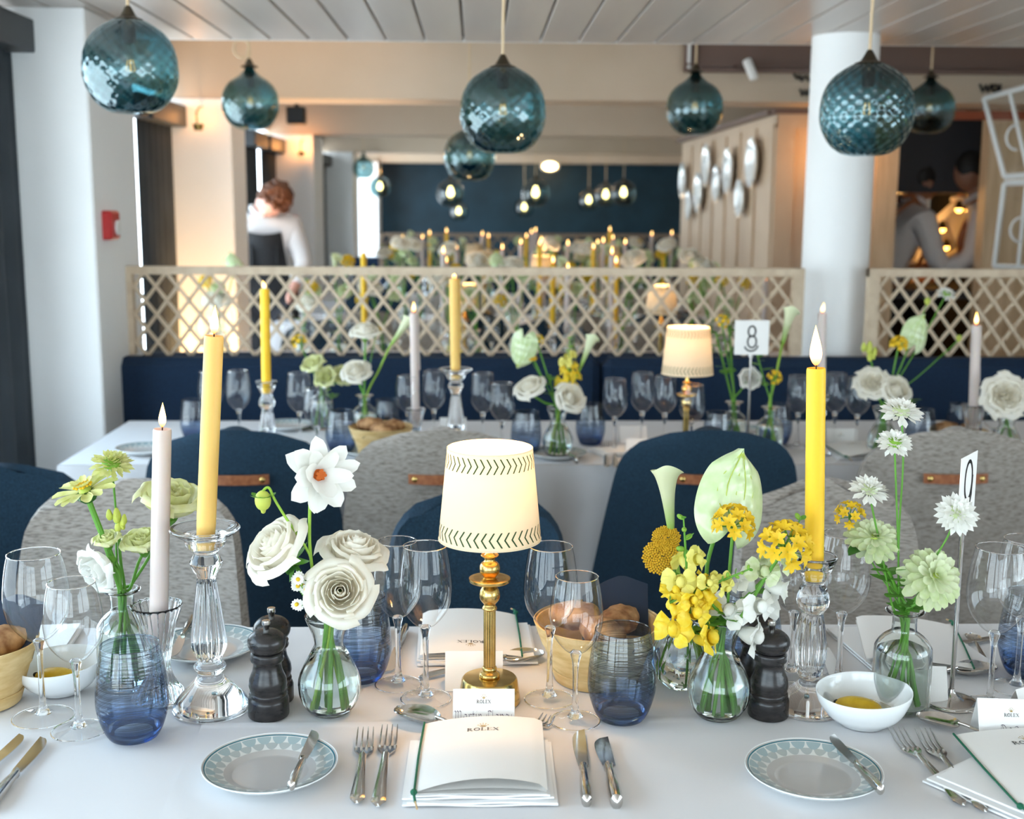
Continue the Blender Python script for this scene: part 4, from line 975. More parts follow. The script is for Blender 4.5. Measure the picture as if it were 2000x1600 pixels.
# ---------------------------------------------------------------- bread baskets, bowls
def bread_basket(loc, label, R=.085, H=.085, rz=0, loaves=3, nap=True):
    t = thing('bread_basket', label, 'basket', loc, rz, 'chip wood bread baskets')
    r0 = R*.66
    part('basket_wall', MB().lathe([(0, .002), (r0*.97, .002), (R*.97, H), (R, H), (r0, 0), (0, 0)], 40).mesh('basket_wall', M['basket'], sharp=30), t)
    for (z0, z1) in ((.0, .018), (H*.64, H+.002)):
        ra = r0+(R-r0)*z0/H+.0018; rb = r0+(R-r0)*z1/H+.0018
        part('wood_band', MB().lathe([(ra, z0), (rb, z1), (rb-.0012, z1+.0005)], 40).mesh('wood_band', M['basket'], sharp=30), t)
    for i in range(6):
        a = i*1.05; rr = r0+(R-r0)*.8+.0032
        part('staple', me('staple', lambda: MB().box((0, 0, 0), (.0008, .010, .0016)).mesh('staple', M['silver'], smooth=False)), t, (rr*cos(a), rr*sin(a), H*.8), (.7, 0, a))
    rnd = random.Random(int(loc[0]*1000))
    for i in range(loaves):
        a = i*2.2+.4; k = R*.40
        solo('bread_roll', me(('roll', i % 3), lambda: MB().sph((0, 0, 0), (.040, .026, .021), 18, 12, fn=lambda d: 1+.05*sin(d[0]*9+i)+.04*sin(d[1]*13)).mesh('bread_roll', M['bread'])), 'bread piece at the %s of the %s' % (('right', 'left', 'front')[i], label), 'bread', (loc[0]+k*cos(a), loc[1]+k*sin(a), loc[2]+H-.004+.006*(i % 2)), a+.5, 'bread pieces in the baskets')
    if nap:
        def nf(u, v): return ((u-.5)*.10+.02*v, -.01+.05*v+.012*sin(u*4), H*.7+v*.075*(1-.5*abs(u-.65)))
        solo('dark_napkin', MB().shell(nf, 10, 8, .0012).mesh('dark_napkin', M['darknap']), 'dark navy napkin standing up in the '+label.split(' with')[0][-50:], 'napkin', (loc[0]+R*.25, loc[1]+R*.1, loc[2]), .3, 'dark napkins in the bread baskets')
    return t
def oil_bowl(loc, label, rz=0, sc=1.0):
    t = thing('dipping_bowl', label, 'bowl', loc, rz, 'small white dipping bowls')
    def tilt(r, z, th): return (r*(1+.10*cos(th)**2), z*(1+.10*sin(th+.6)) if z > .02 else z)
    part('bowl_wall', me('bowlw', lambda: MB().lathe(smooth([(0, .003), (.022, .002), (.025, 0), (.028, .002), (.042, .014), (.051, .032), (.0535, .043), (.052, .0435), (.049, .033), (.040, .017), (.028, .0085), (0, .0075)], 3), 48, tilt).mesh('bowl_wall', M['ceramic'], fix=True)), t, sc=sc)
    part('oil', me('oil', lambda: MB().lathe([(0, .0175), (.040, .0175)], 32).mesh('oil', M['oil'])), t, sc=sc)
    part('lemon_slice', me('lemon', lambda: MB().sph((0, 0, .017), (.027, .016, .011), 22, 12, fn=lambda d: 1+.08*abs(d[0])**6).mesh('lemon', M['lemon'])), t, (-.006, .004, .004*sc), (0, 0, -.15), sc)
    part('lemon_stalk', me('lstalk', lambda: MB().sph((0, 0, 0), (.005, .003, .004), 8, 6).mesh('lstalk', M['ink'])), t, (-.033, .008, .022*sc))
    return t
def number_stand(loc, label, H, cw, ch, rz, digit):
    t = thing('table_number', label, 'table sign', loc, 0)
    part('foot', MB().lathe(smooth([(0, 0), (.034, 0), (.036, .0015), (.033, .004), (.016, .007), (.006, .014), (.004, .02), (0, .02)], 3), 36).mesh('sign_foot', M['steel']), t)
    part('rod', MB().tube([(0, 0, .006), (0, 0, H-ch*.2)], .0032, 12).mesh('sign_rod', M['steel']), t)
    part('clip', MB().box((0, 0, H-ch), (.012, .005, .016), bev=.001).mesh('sign_clip', M['steel'], smooth=False), t, rot=(0, 0, rz))
    c = part('number_card', MB().box((0, -.003, H-ch/2), (cw, .0012, ch), bev=.0003).mesh('sign_card', M['paper'], smooth=False), t, rot=(0, 0, rz))
    if digit == 8: P = [arc(0, .18, .105, .15, 0, 360, 24), arc(.01, -.12, .125, .17, 0, 360, 24), arc(-.01, -.22, .19, .17, 200, 350, 14)]; w = .045
    else: P = [arc(0, .12, .17, .28, 0, 360, 28), [(.19, .15), (.17, -.1), (.05, -.4)]]; w = .05
    b = strokes([[(x*ch, y*ch) for x, y in p] for p in P], w*ch)
    v = [(x, -.0040, H-ch/2+y) for x, y, z in b.v]
    part('printed_number', MB().add(v, b.f).mesh('digit', M['ink'], smooth=False), c)
    return t
# ================================================================== flowers
def petal_mesh(key, L_, W_, m, a0=0, curl=0, cupk=0, pa=.6, pb=.5, tip=0, nu=6, nv=8, wave=0, twist=0):
    """petal along +y from the origin; a0 start elevation, curl turns it up (+) or down (-)"""
    def mk():
        b = MB(); ys = [0]; zs = [0]
        for j in range(nv):
            a = a0+curl*((j+.5)/nv); ys.append(ys[-1]+L_/nv*cos(a)); zs.append(zs[-1]+L_/nv*sin(a))
        mx = max((t/40)**pa*(1-t/40)**pb for t in range(1, 40))
        def fn(u, v):
            s = u*2-1; j = v*nv; i = min(int(j), nv-1); f = j-i
            y = ys[i]+(ys[i+1]-ys[i])*f; z = zs[i]+(zs[i+1]-zs[i])*f
            w = max((.04*W_) if v < .5 else tip, W_* (max(v, .003)**pa)*(max(1-v, 0)**pb)/mx)
            return (s*w, y, z+cupk*w*s*s+wave*sin(s*5+v*7)*w*v)
        return b.grid(fn, nu, nv).mesh('petal', m)
    return me(key, mk)
def radial(parent, mesh, n, name='petal', z=0, ph=0, sc=1.0, jit=0, tiltj=0, rnd=random):
    for i in range(n):
        part(name, mesh, parent, (0, 0, z), (rnd.uniform(-tiltj, tiltj), 0, ph+2*pi*i/n+rnd.uniform(-jit, jit)), sc*(1+rnd.uniform(-.08, .08)))
def cup_petal(b, phi, half, prof, rim=.12, sp=.08, nu=8, wave=0, rnd=random):
    P = smooth(prof, 3); n = len(P)-1; H = max(p[1] for p in P); w1 = rnd.uniform(0, 6)
    def fn(u, v):
        s = u*2-1; i = min(int(v*n), n-1); f = v*n-i; r = P[i][0]+(P[i+1][0]-P[i][0])*f; z = P[i][1]+(P[i+1][1]-P[i][1])*f
        k = .55+.45*min(1, v*1.8); a = phi+s*half*k; r *= 1+sp*s
        z -= rim*H*(abs(s)**3)*v; r += wave*sin(s*6+w1)*v*v
        return (r*cos(a), r*sin(a), z+wave*.6*sin(s*9+w1)*v)
    b.grid(fn, nu, n)
def rose_petals(kind, var):
    """list of (mesh) petals of a rose-like bloom of unit size R=1 (radius), scaled later"""
    out = []; rnd = random.Random(var*17+3)
    m = {'rose': M['rose'], 'lis': M['cream_petal'], 'lisw': M['white_petal'], 'peony': M['rose']}[kind]
    if kind == 'rose': layers = [(2, .13, .93, 1.9, -.45), (3, .24, .98, 1.35, -.30), (3, .37, 1.02, 1.25, -.14), (4, .52, 1.03, 1.0, -.02), (4, .68, .98, .98, .08), (5, .84, .88, .85, .18), (5, 1.0, .70, .80, .36)]
    elif kind == 'peony': layers = [(2, .12, .8, 1.9, -.3), (4, .25, .85, 1.1, -.1), (5, .4, .85, .9, .05), (6, .62, .78, .75, .1), (7, .85, .62, .65, .22), (7, 1.05, .42, .6, .35)]
    else: layers = [(2, .14, .95, 1.9, -.3), (3, .28, 1.05, 1.3, -.1), (4, .52, 1.12, 1.0, .10), (5, .82, 1.02, .85, .32)]
    ph = 0
    for (n, r, h, half, fl) in layers:
        for i in range(n):
            b = MB(); a = ph+2*pi*i/n+rnd.uniform(-.15, .15); hh = h*rnd.uniform(.94, 1.06)
            prof = [(.12, 0), (.28*max(r, .5)+.1, .12), (r*.82+.02, .42*hh), (r*.97, .72*hh), (r*(1.0+fl*.35), hh*.95), (r*(1.0+fl*.9), hh*(1.0-fl*.35))]
            if fl > .1: prof.append((r*(1.0+fl*1.15), hh*(1.0-fl*.75)))
            cup_petal(b, a, half, prof, rim=.10+.2*fl, sp=.10, wave=(.012 if r < .5 else .035) if kind == 'rose' else .07, rnd=rnd)
            out.append(b.mesh('petal', m))
        ph += 2*pi*.382
    return out
def stem_path(base, head, d, bend=.0):
    base = Vector(base); head = Vector(head); d = Vector(d).normalized(); mid = base.lerp(head, .55)+Vector((bend, 0, 0))
    return curve([base, base.lerp(mid, .5), mid, head-d*.022, head], 4)
def flower(kind, base, head, d, label, R=.03, var=0, group=None, bend=0, srad=.0022, smat='stem', name=None, leaves=(), pts=None, far=False, roll=0):
    NM = {'rose': 'rose', 'lis': 'lisianthus', 'lisw': 'lisianthus', 'peony': 'peony', 'dahlia': 'dahlia', 'zinnia': 'zinnia', 'zinniaside': 'zinnia', 'scab': 'scabiosa', 'scabside': 'scabiosa', 'anth': 'anthurium', 'calla': 'calla_lily', 'snapy': 'snapdragon', 'snapw': 'snapdragon', 'yarrow': 'yarrow', 'allium': 'yellow_allium', 'budd': 'dahlia_bud', 'buds': 'lisianthus_bud', 'daisy': 'feverfew', 'sprig': 'leafy_sprig', 'clusy': 'yellow_cluster'}
    base = Vector(base); head = Vector(head); d = Vector(d).normalized()
    t = thing(name or NM[kind], label, 'flower', base, 0, group)
    sp_ = pts if pts is not None else stem_path(base, head, d, bend)
    sp_ = [Vector(p)-base for p in sp_]
    part('stem', MB().tube(sp_, srad, 6 if far else 8).mesh('stem', M[smat]), t)
    q = d.to_track_quat('Z', 'Y') @ Quaternion((0, 0, 1), roll); h = head-base
    rnd = random.Random(var*31+len(label))
    hd = lambda nm, mesh, sc=1.0: part(nm, mesh, t, h, q, (sc, sc, sc*1.25) if kind == 'rose' else sc)
    if kind in ('rose', 'lis', 'lisw', 'peony'):
        e = hd('receptacle', me('recep', lambda: MB().lathe([(0, -.35), (.12, -.3), (.26, -.12), (.30, .0), (0, .1)], 10).mesh('recep', M['stem'])), R)
        if far:
            def joined():
                b = MB()
                for pm in rose_petals(kind, var % 2): b.add([v.co for v in pm.vertices], [tuple(f.vertices) for f in pm.polygons])
                return b.mesh('bloom', {'rose': M['rose'], 'lis': M['cream_petal'], 'lisw': M['white_petal'], 'peony': M['rose']}[kind])
            hd('bloom', me(('joinrose', kind, var % 2), joined), R)
        else:
            for pm in me(('rosep', kind, var), lambda: rose_petals(kind, var)): part('petal', pm, e)
            if kind in ('rose',):
                sm = petal_mesh('sepal', .95, .16, M['leaf_lt'], a0=-.5, curl=.7, pa=.3, pb=1)
                for i in range(5): part('sepal', sm, e, (0, 0, -.1), (0, 0, i*2*pi/5))
    elif kind == 'dahlia':
        e = hd('flower_eye', me('eye', lambda: MB().lathe([(0, -.12), (.16, -.08), (.22, 0), (.18, .18), (0, .22)], 14).mesh('eye', M['orange'])), R)
        for i, (ph, a, L_, W_) in enumerate([(0, .15, 1.15, .30), (.75, .1, 1.1, .32), (1.5, .2, 1.0, .3), (2.2, .0, 1.05, .34), (2.95, .1, 1.1, .34), (3.6, .15, 1.15, .32), (4.3, .25, 1.25, .26), (4.9, .3, 1.3, .24), (5.5, .2, 1.2, .28), (.4, .55, .95, .26), (1.2, .6, .9, .28), (3.3, .6, .95, .28), (4.6, .7, 1.1, .22), (5.8, .6, 1.0, .24), (2.5, .6, .8, .28), (5.2, -.2, 1.2, .26), (0.9, -.2, 1.1, .3), (3.0, -.25, 1.1, .3)]):
            part('petal', petal_mesh(('dh', i), L_, W_, M['white_petal'], a0=a+.25, curl=-.5+.5*(i % 3)*.5, cupk=.35, pa=.55, pb=.55), e, (0, 0, 0), (0, 0, ph))
        for i in range(14): part('stamen', me('stam', lambda: MB().tube([(0, 0, 0), (.0, .02, .16)], [.035, .05], 6).mesh('stam', M['orange'])), e, (.14*cos(i*2.4)*sqrt(i/14), .14*sin(i*2.4)*sqrt(i/14), .16))
    elif kind in ('zinnia', 'zinniaside'):
        e = hd('flower_disc', me('zd', lambda: MB().sph((0, 0, .05), (.22, .22, .16), 12, 8).mesh('zd', M['zinnia_c'])), R)
        if kind == 'zinnia':
            rows = [(16, 0.98, .17, -.35, .1, -.02), (15, .86, .16, -.05, .1, .03), (13, .70, .14, .3, .1, .08), (11, .52, .11, .65, .1, .10), (9, .34, .08, .95, .1, .12)]; m = M['zinnia']
        else: rows = [(13, 1.05, .20, .25, -.3, 0), (9, .55, .12, .9, -.2, .04)]; m = M['lime_petal']
        for k, (n, L_, W_, a, cu, z) in enumerate(rows):
            pm = petal_mesh((kind, k), L_, W_, m, a0=a, curl=cu, cupk=.40, pa=.75, pb=.14, tip=.5*W_, nu=4, nv=6)
            radial(e, pm, n, z=z, ph=k*.21, jit=.08, tiltj=.09, rnd=rnd)
        if kind == 'zinniaside':
            part('calyx', me('zcal', lambda: MB().lathe([(0, -.35), (.2, -.32), (.34, -.14), (.30, .06), (0, .08)], 16, lambda r, z, th: (r*(1+.08*sin(9*th)), z)).mesh('zcal', M['leaf'])), e)
            part('stamens', me('zst', lambda: (lambda b: [b.sph((.3*cos(i*2.4)*sqrt(i/30), .3*sin(i*2.4)*sqrt(i/30), .28), .05, 6, 4) for i in range(30)] and b)(MB()).mesh('zst', M['gold_petal'])), e, kind='stuff')
    elif kind in ('scab', 'scabside'):
        wm = M['white_petal'] if kind == 'scab' else M['lime_petal']
        def sc_mesh():
            b = MB(); r2 = random.Random(var)
            for k, (n, L_, W_, a, z) in enumerate([(20, .62, .13, -.15, .0), (20, .58, .12, .15, .08), (18, .46, .10, .45, .16), (15, .36, .08, .75, .22), (12, .26, .07, 1.0, .27)]):
                pm = petal_mesh((kind, 'p', k), L_, W_, wm, a0=a, curl=.1, cupk=.3, pa=.8, pb=.25, nu=2, nv=3)
                for i in range(n):
                    Mx = Matrix.Rotation(2*pi*i/n+k*.3+r2.uniform(-.1, .1), 4, 'Z') @ Matrix.Translation((0, .34-.07*k, z)) @ Matrix.Rotation(r2.uniform(-.3, .3), 4, 'X') @ Matrix.Rotation(r2.uniform(-.4, .4), 4, 'Y')
                    b.add([Mx @ v.co for v in pm.vertices], [tuple(f.vertices) for f in pm.polygons])
            return b.mesh('florets', wm)
        e = hd('flower_disc', me(('scd', var % 2), lambda: MB().sph((0, 0, .08), (.40, .40, .24 if var % 2 else .2), 14, 8, fn=lambda d_: 1+.06*sin(d_[0]*30)*sin(d_[1]*30)).mesh('scd', M['bud' if var % 2 else 'zinnia'])), R)
        part('florets', me((kind, var), sc_mesh), e, kind='stuff')
        part('calyx', me('sccal', lambda: MB().lathe([(0, -.16), (.12, -.14), (.3, .02), (0, .04)], 12).mesh('sccal', M['stem'])), e)
    elif kind == 'anth':
        # heart shaped spathe seen from behind; local +z faces d, tip along local up
        def sp(u, v):
            s = u*2-1; y = -.42+1.50*v if False else 0
            return (0, 0, 0)
        def heart():
            b = MB(); NU, NV = 22, 26
            def fn(u, v):
                s = u*2-1
                y = -.55+1.75*v
                w = .62*sqrt(max(0, 1-((v-.36)/.62)**2)) if v > .36 else .62*sqrt(max(0, 1-((.36-v)/.40)**2))
                if v > .80: w *= (1-(v-.80)/.20)**.35
                w = max(w, .004)
                # notch at the bottom
                if v < .20: y += (.20-v)*1.9*(1-abs(s))**1.6
                puff = .07*abs(sin(s*7.5+(v-.25)*3*(1 if s > 0 else -1)))*abs(sin(v*17))*(1-abs(s)**4)
                return (s*w, y, .22*(1-s*s)*.8-.16*v*v+puff-.10*abs(s)**3+.05*cos(v*5))
            b.grid(fn, NU, NV); return b.mesh('spathe', M['anthurium'])
        e = hd('spathe', me('spathe', heart), R)
        def veins():
            b = MB()
            for s in (-.55, -.28, 0.02, .3, .58):
                pts = []
                for k in range(9):
                    v = .26+.70*k/8; w = .62*sqrt(max(0, 1-((v-.36)/.62)**2)); ss = s*sin(pi*min(1, (k+.6)/9))
                    pts.append((ss*w, -.55+1.75*v, .22*(1-ss*ss)*.8-.16*v*v+.05*cos(v*5)+.012-.10*abs(ss)**3))
                b.tube(pts, .010, 5)
            return b.mesh('veins', M['zinnia_c'])
        part('vein', me('veins', veins), e)
        part('spadix', me('spadix', lambda: MB().tube([(0, -.1, -.02), (0, .1, -.18), (0, .35, -.3)], [.05, .06, .03], 8).mesh('spadix', M['lime_petal'])), e)
    elif kind == 'calla':
        def cal():
            b = MB()
            prof = [(.010*30, 0), (.014*30, .6), (.018*30, 1.3), (.025*30, 2.1), (.036*30, 2.75), (.050*30, 3.05)]
            P = smooth([(r*.72, z) for r, z in prof], 3); n = len(P)-1
            def fn(u, v):
                a = u*2*pi*1.06; i = min(int(v*n), n-1); f = v*n-i; r = P[i][0]+(P[i+1][0]-P[i][0])*f; z = P[i][1]+(P[i+1][1]-P[i][1])*f
                k = v**4; r *= 1+.10*u+k*.35*cos(a); z += k*(-.35*cos(a)+.10*sin(2*a)); x = r*cos(a); y = r*sin(a)
                return (x, y, z)
            b.grid(fn, 34, n); b.v = [(x*.017, y*.017, z*.017*1.55) for x, y, z in b.v]
            return b.mesh('spathe', M['calla'])
        e = hd('spathe', me('calla', cal), R/.03)
        part('spadix', me('csp', lambda: MB().tube([(0, 0, .02), (0, 0, .065)], [.003, .002], 8).mesh('csp', M['gold_petal'])), e)
    elif kind in ('snapy', 'snapw'):
        m1, m2 = (M['yellow_petal'], M['lemon_petal']) if kind == 'snapy' else (M['white_petal'], M['zinnia'])
        def floret(m):
            def mk():
                b = MB()
                b.lathe(smooth([(.14, 0), (.26, .25), (.34, .55), (.30, .75)], 2), 10)
                for i, (ph, L_, W_, a) in enumerate([(1.2, .75, .36, 1.0), (1.94, .75, .36, 1.0), (4.0, .62, .32, .1), (4.71, .66, .34, -.1), (5.4, .62, .32, .1)]):
                    pm = petal_mesh(('sn', m.name, i), L_, W_, m, a0=a, curl=-1.2, cupk=.3, pa=.5, pb=.3, nu=4, nv=5, wave=.15)
                    Mx = Matrix.Translation((.22*cos(ph), .22*sin(ph), .62)) @ Matrix.Rotation(ph-pi/2, 4, 'Z')
                    b.add([Mx @ v.co for v in pm.vertices], [tuple(f.vertices) for f in pm.polygons])
                b.sph((0, -.08, .78), (.28, .22, .2), 8, 6)
                return b.mesh('floret', m)
            return me(('floret', m.name), mk)
        ax = d; side = ax.cross(Vector((0, -1, 0))).normalized(); fr = side.cross(ax)
        N = 13; L_ = R*5.0
        part('spike_stem', MB().tube([h-ax*L_*.55, h, h+ax*L_*.47], [.0024, .002, .001], 7).mesh('spike', M['stem']), t)
        for i in range(N):
            v = i/(N-1); a = i*2.4+.5; p = h+ax*(v*L_-L_*.55); o = side*cos(a)+fr*sin(a)
            rr = R*(.62-.26*v); q2 = (o+ax*.35+Vector((0, -.35, 0))).to_track_quat('Z', 'X')
            if v < .72: part('floret', floret(m1 if v < .42 else m2), t, p+o*rr*.25, q2, rr*1.75)
            else: part('bud', me('snbud', lambda: MB().sph((0, 0, .3), (.3, .3, .5), 8, 6).mesh('snbud', M['bud'])), t, p+o*rr*.2, q2, rr*.9)
            if i % 2 == 0: part('bract', petal_mesh('bract', 1.0, .25, M['leaf_lt'], a0=.4, curl=.3), t, p, (ax.to_track_quat('Z', 'Y') @ Quaternion((0, 0, 1), a)), rr*1.1)
    elif kind == 'yarrow':
        def ym():
            b = MB(); r2 = random.Random(5)
            for i in range(190):
                r = sqrt(i/190); a = i*2.4; b.sph((r*cos(a), r*sin(a), .25*(1-r*r)+r2.uniform(-.04, .04)+.06*sin(a*3)), .085, 6, 4)
            return b.mesh('florets', M['yarrow'])
        e = hd('floret_head', me('yarrow', ym), R); e['kind'] = 'stuff'
        part('bracts', me('ybr', lambda: (lambda b: [b.tube([(0, 0, -.5), (.7*cos(i), .7*sin(i), .1)], .03, 5) for i in range(7)] and b)(MB()).mesh('ybr', M['stem'])), e)
    elif kind in ('allium', 'clusy'):
        star = me('star', lambda: (lambda b: [b.add([Matrix.Rotation(i*pi/3, 4, 'Z') @ v.co for v in petal_mesh('starp', 1, .24, M['gold_petal'], a0=.7, curl=-.5, cupk=.4, pa=.5, pb=.6, nu=2, nv=4).vertices], [tuple(f.vertices) for f in petal_mesh('starp', 1, .24, M['gold_petal']).polygons]) for i in range(6)] and b)(MB()).mesh('star', M['gold_petal'] if kind == 'allium' else M['yellow_petal']))
        N = 20 if kind == 'allium' else 12
        for i in range(N):
            z = 1-1.25*(i+.5)/N; a = i*2.4; rr = sqrt(max(0, 1-z*z)); v = Vector((rr*cos(a), rr*sin(a), z+.15)); vw = q @ v
            part('pedicel', MB().tube([(0, 0, 0), vw*R*.75], .0006, 4).mesh('pedicel', M['stem']), t, h)
            part('floret', star, t, h+vw*R*.72, vw.to_track_quat('Z', 'Y'), R*.42)
    elif kind == 'budd':
        e = hd('bud', me('budd', lambda: MB().sph((0, 0, -.9), (.8, .8, 1.0), 14, 10).lathe([(.3, -1.75), (.2, -2.1), (.05, -2.2), (0, -2.2)], 10).mesh('budd', M['budy'])), R)
        for i in range(6): part('sepal', petal_mesh('bsep', 1.5, .4, M['leaf_lt'], a0=-.9, curl=1.6, pa=.5, pb=.4), e, (0, 0, -.1), (0, 0, i*1.05))
    elif kind == 'buds':
        for i, (dx, dz, s) in enumerate([(0, 0, 1.15), (-.8, .1, .9), (.75, -.5, .85), (.1, -1.2, .9), (.55, -1.1, .7)]):
            b_ = me('lbud', lambda: MB().lathe(smooth([(0, -1), (.35, -.8), (.55, -.2), (.42, .5), (.2, 1.0), (.08, 1.1), (0, 1.1)], 3), 12, lambda r, z, th: (r*(1+.08*sin(3*th+z*3)), z)).mesh('lbud', M['budy']))
            part('bud', b_, t, h+Vector((dx*R, 0, dz*R)), (.1*i, .25*dx, i), R*.75*s)
    elif kind == 'daisy':
        ray_ = petal_mesh('dray', 1, .3, M['white_petal'], a0=.05, pa=.5, pb=.25, nu=2, nv=3)
        for i in range(11):
            off = Vector((rnd.uniform(-1, 1), rnd.uniform(-.5, .3), rnd.uniform(-1.1, 1.1)))*R; dd = (d+Vector((rnd.uniform(-.5, .5), 0, rnd.uniform(-.3, .5)))).normalized()
            def dm():
                b = MB()
                for k in range(12): b.add([Matrix.Rotation(k*pi/6, 4, 'Z') @ v.co for v in ray_.vertices], [tuple(f.vertices) for f in ray_.polygons])
                return b.mesh('rays', M['white_petal'])
            e = part('ray_florets', me('dm', dm), t, h+off, dd.to_track_quat('Z', 'Y'), R*.34)
            part('disc', me('dd', lambda: MB().sph((0, 0, .05), (.38, .38, .2), 8, 6).mesh('dd', M['gold_petal'])), e)
            part('pedicel', MB().tube([h*0.85, h+off], .0007, 4).mesh('pedicel', M['stem']), t)
    elif kind == 'sprig':
        lm = petal_mesh('sprigleaf', 1, .3, M['leaf_lt'], a0=.3, curl=-.3, pa=.5, pb=.7, nu=2, nv=4)
        for i in range(9):
            v = i/9; k = sp_[min(len(sp_)-1, int((.45+.55*v)*len(sp_)))]
            part('leaf', lm, t, k, (0, 0, i*2.4), R*(1.2-.6*v))
    for (f, a, s) in leaves:
        k = sp_[min(len(sp_)-1, int(f*len(sp_)))]
        part('leaf', petal_mesh('leafm', .05, .012, M['leaf'], a0=.35, curl=-.7, cupk=.3, pa=.6, pb=.7), t, k, (0, 0, a), s)
    return t

# ---------------------------------------------------------------- pendants
def pendant(px, py, dia_px, Y, label, ztop, near=True, loop=False, lit=False, cone=False, diamond=False):
    c = at(px, py, Y); r = dia_px/2*(c-CP).dot(CAMROT @ Vector((0, 0, -1)))/FPX
    t = thing('glass_pendant', label, 'pendant lamp', (c.x, c.y, c.z), 0, 'blown glass pendants')
    s = r/.117
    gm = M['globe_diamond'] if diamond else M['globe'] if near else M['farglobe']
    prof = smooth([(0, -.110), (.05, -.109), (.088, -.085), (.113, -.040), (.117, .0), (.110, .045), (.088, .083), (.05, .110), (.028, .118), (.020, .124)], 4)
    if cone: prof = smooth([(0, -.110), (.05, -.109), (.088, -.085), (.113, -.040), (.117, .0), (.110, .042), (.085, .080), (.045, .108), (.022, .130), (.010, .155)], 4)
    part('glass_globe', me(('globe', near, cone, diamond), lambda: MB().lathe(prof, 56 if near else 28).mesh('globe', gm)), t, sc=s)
    zc = .118 if not cone else .145
    part('cap', me(('pcap', cone), lambda: MB().lathe(smooth([(.034, zc-.004), (.036, zc), (.022, zc+.006), (.012, zc+.022), (.006, zc+.032), (0, zc+.033)], 3), 24).mesh('pcap', M['bronze'])), t, sc=s)
    part('socket', me('psock', lambda: MB().lathe([(.013, .06), (.016, .065), (.016, .12), (0, .12)], 16).mesh('psock', M['blackplastic'])), t, sc=s)
    bl = part('bulb', me(('pbulb', lit), lambda: MB().lathe(smooth([(.012, .062), (.018, .04), (.028, .012), (.026, -.012), (.012, -.026), (0, -.028)], 3), 20).mesh('pbulb', M['bulb_lit'] if lit else M['bulbglass'])), t, sc=s)
    if not lit:
        for k in range(4):
            part('filament', me('pfil', lambda: MB().tube([(.006, 0, .02), (.011, 0, -.006), (.006, 0, -.008)], .0012, 5).mesh('pfil', M['filament'])), bl, rot=(0, 0, k*pi/2+.4))
    zt = (zc+.03)*s
    pts = [(0, 0, zt), (.0, 0, (ztop-c.z)*.6), (.002, 0, ztop-c.z)]
    if loop:
        lz = at(px, 95, Y).z-c.z
        pts = [(0, 0, zt), (.004, 0, lz-.05)]+[(-.028+.032*cos(a), 0, lz+.035*sin(a)) for a in [radians(-20+i*24) for i in range(15)]]+[(.0, .0, lz+.06), (0, 0, ztop-c.z)]
        pts = curve(pts, 3)
    part('cord', MB().tube(pts, .0042, 8).mesh('pcord', M['oak']), t)
    return t
# ================================================================== the near table
def cloth(label, x0, x1, y0, y1, drop, rz=0, folds=60, name='tablecloth'):
    cxm, cym = (x0+x1)/2, (y0+y1)/2; w, d = x1-x0, y1-y0
    b = MB(); rnd = random.Random(int(abs(x0*100)))
    # top
    nx, ny = max(8, int(w/.08)), max(6, int(d/.08))
    b.grid(lambda u, v: ((u-.5)*w, (v-.5)*d, 0), nx, ny)
    per = []
    n = folds
    for (ax, ay, bx, by, nn) in ((-1, -1, 1, -1, int(n*w/(w+d))), (1, -1, 1, 1, int(n*d/(w+d))), (1, 1, -1, 1, int(n*w/(w+d))), (-1, 1, -1, -1, int(n*d/(w+d)))):
        for i in range(nn*4): f = i/(nn*4); per.append(((ax+(bx-ax)*f)*w/2, (ay+(by-ay)*f)*d/2))
    m = len(per); rows = 6
    off = [rnd.uniform(-.5, .5) for _ in range(m//8+2)]
    v = []; f = []
    for j in range(rows+1):
        q = j/rows
        for i, (x, y) in enumerate(per):
            nx_, ny_ = x/(w/2), y/(d/2); ox = nx_ if abs(nx_) > .999 else 0; oy = ny_ if abs(ny_) > .999 else 0
            k = i/8; a = off[int(k) % len(off)]*(1-k % 1)+off[(int(k)+1) % len(off)]*(k % 1)
            o = q*(.012+.022*a+.010*sin(i*.8))+.002
            v.append((x+ox*o, y+oy*o, -q*drop-.0006))
    for j in range(rows):
        for i in range(m): l = (i+1) % m; f.append((j*m+l, j*m+i, (j+1)*m+i, (j+1)*m+l))
    b.add(v, f)
    return solo(name, b.mesh('tablecloth', M['cloth']), label, 'tablecloth', (cxm, cym, TAB), rz)
def table(label, x0, x1, y0, y1):
    t = thing('dining_table', label, 'table', ((x0+x1)/2, (y0+y1)/2, 0)); w, d = x1-x0-.02, y1-y0-.02
    part('table_top', boxmesh('table_top', (0, 0, TAB-.018), (w, d, .032), M['oak']), t)
    for sx in (-1, 1):
        for sy in (-1, 1): part('leg', me('tleg', lambda: MB().box((0, 0, .36), (.05, .05, .72), bev=.004).mesh('tleg', M['darkleg'], smooth=False)), t, (sx*(w/2-.1), sy*(d/2-.06), 0))
NY1 = T(800, 1224).y; NY0 = .98
table('near dining table hidden under the white cloth', -1.45, 1.85, NY0, NY1)
cloth('white tablecloth of the near table in the foreground', -1.45, 1.85, NY0, NY1, .38)
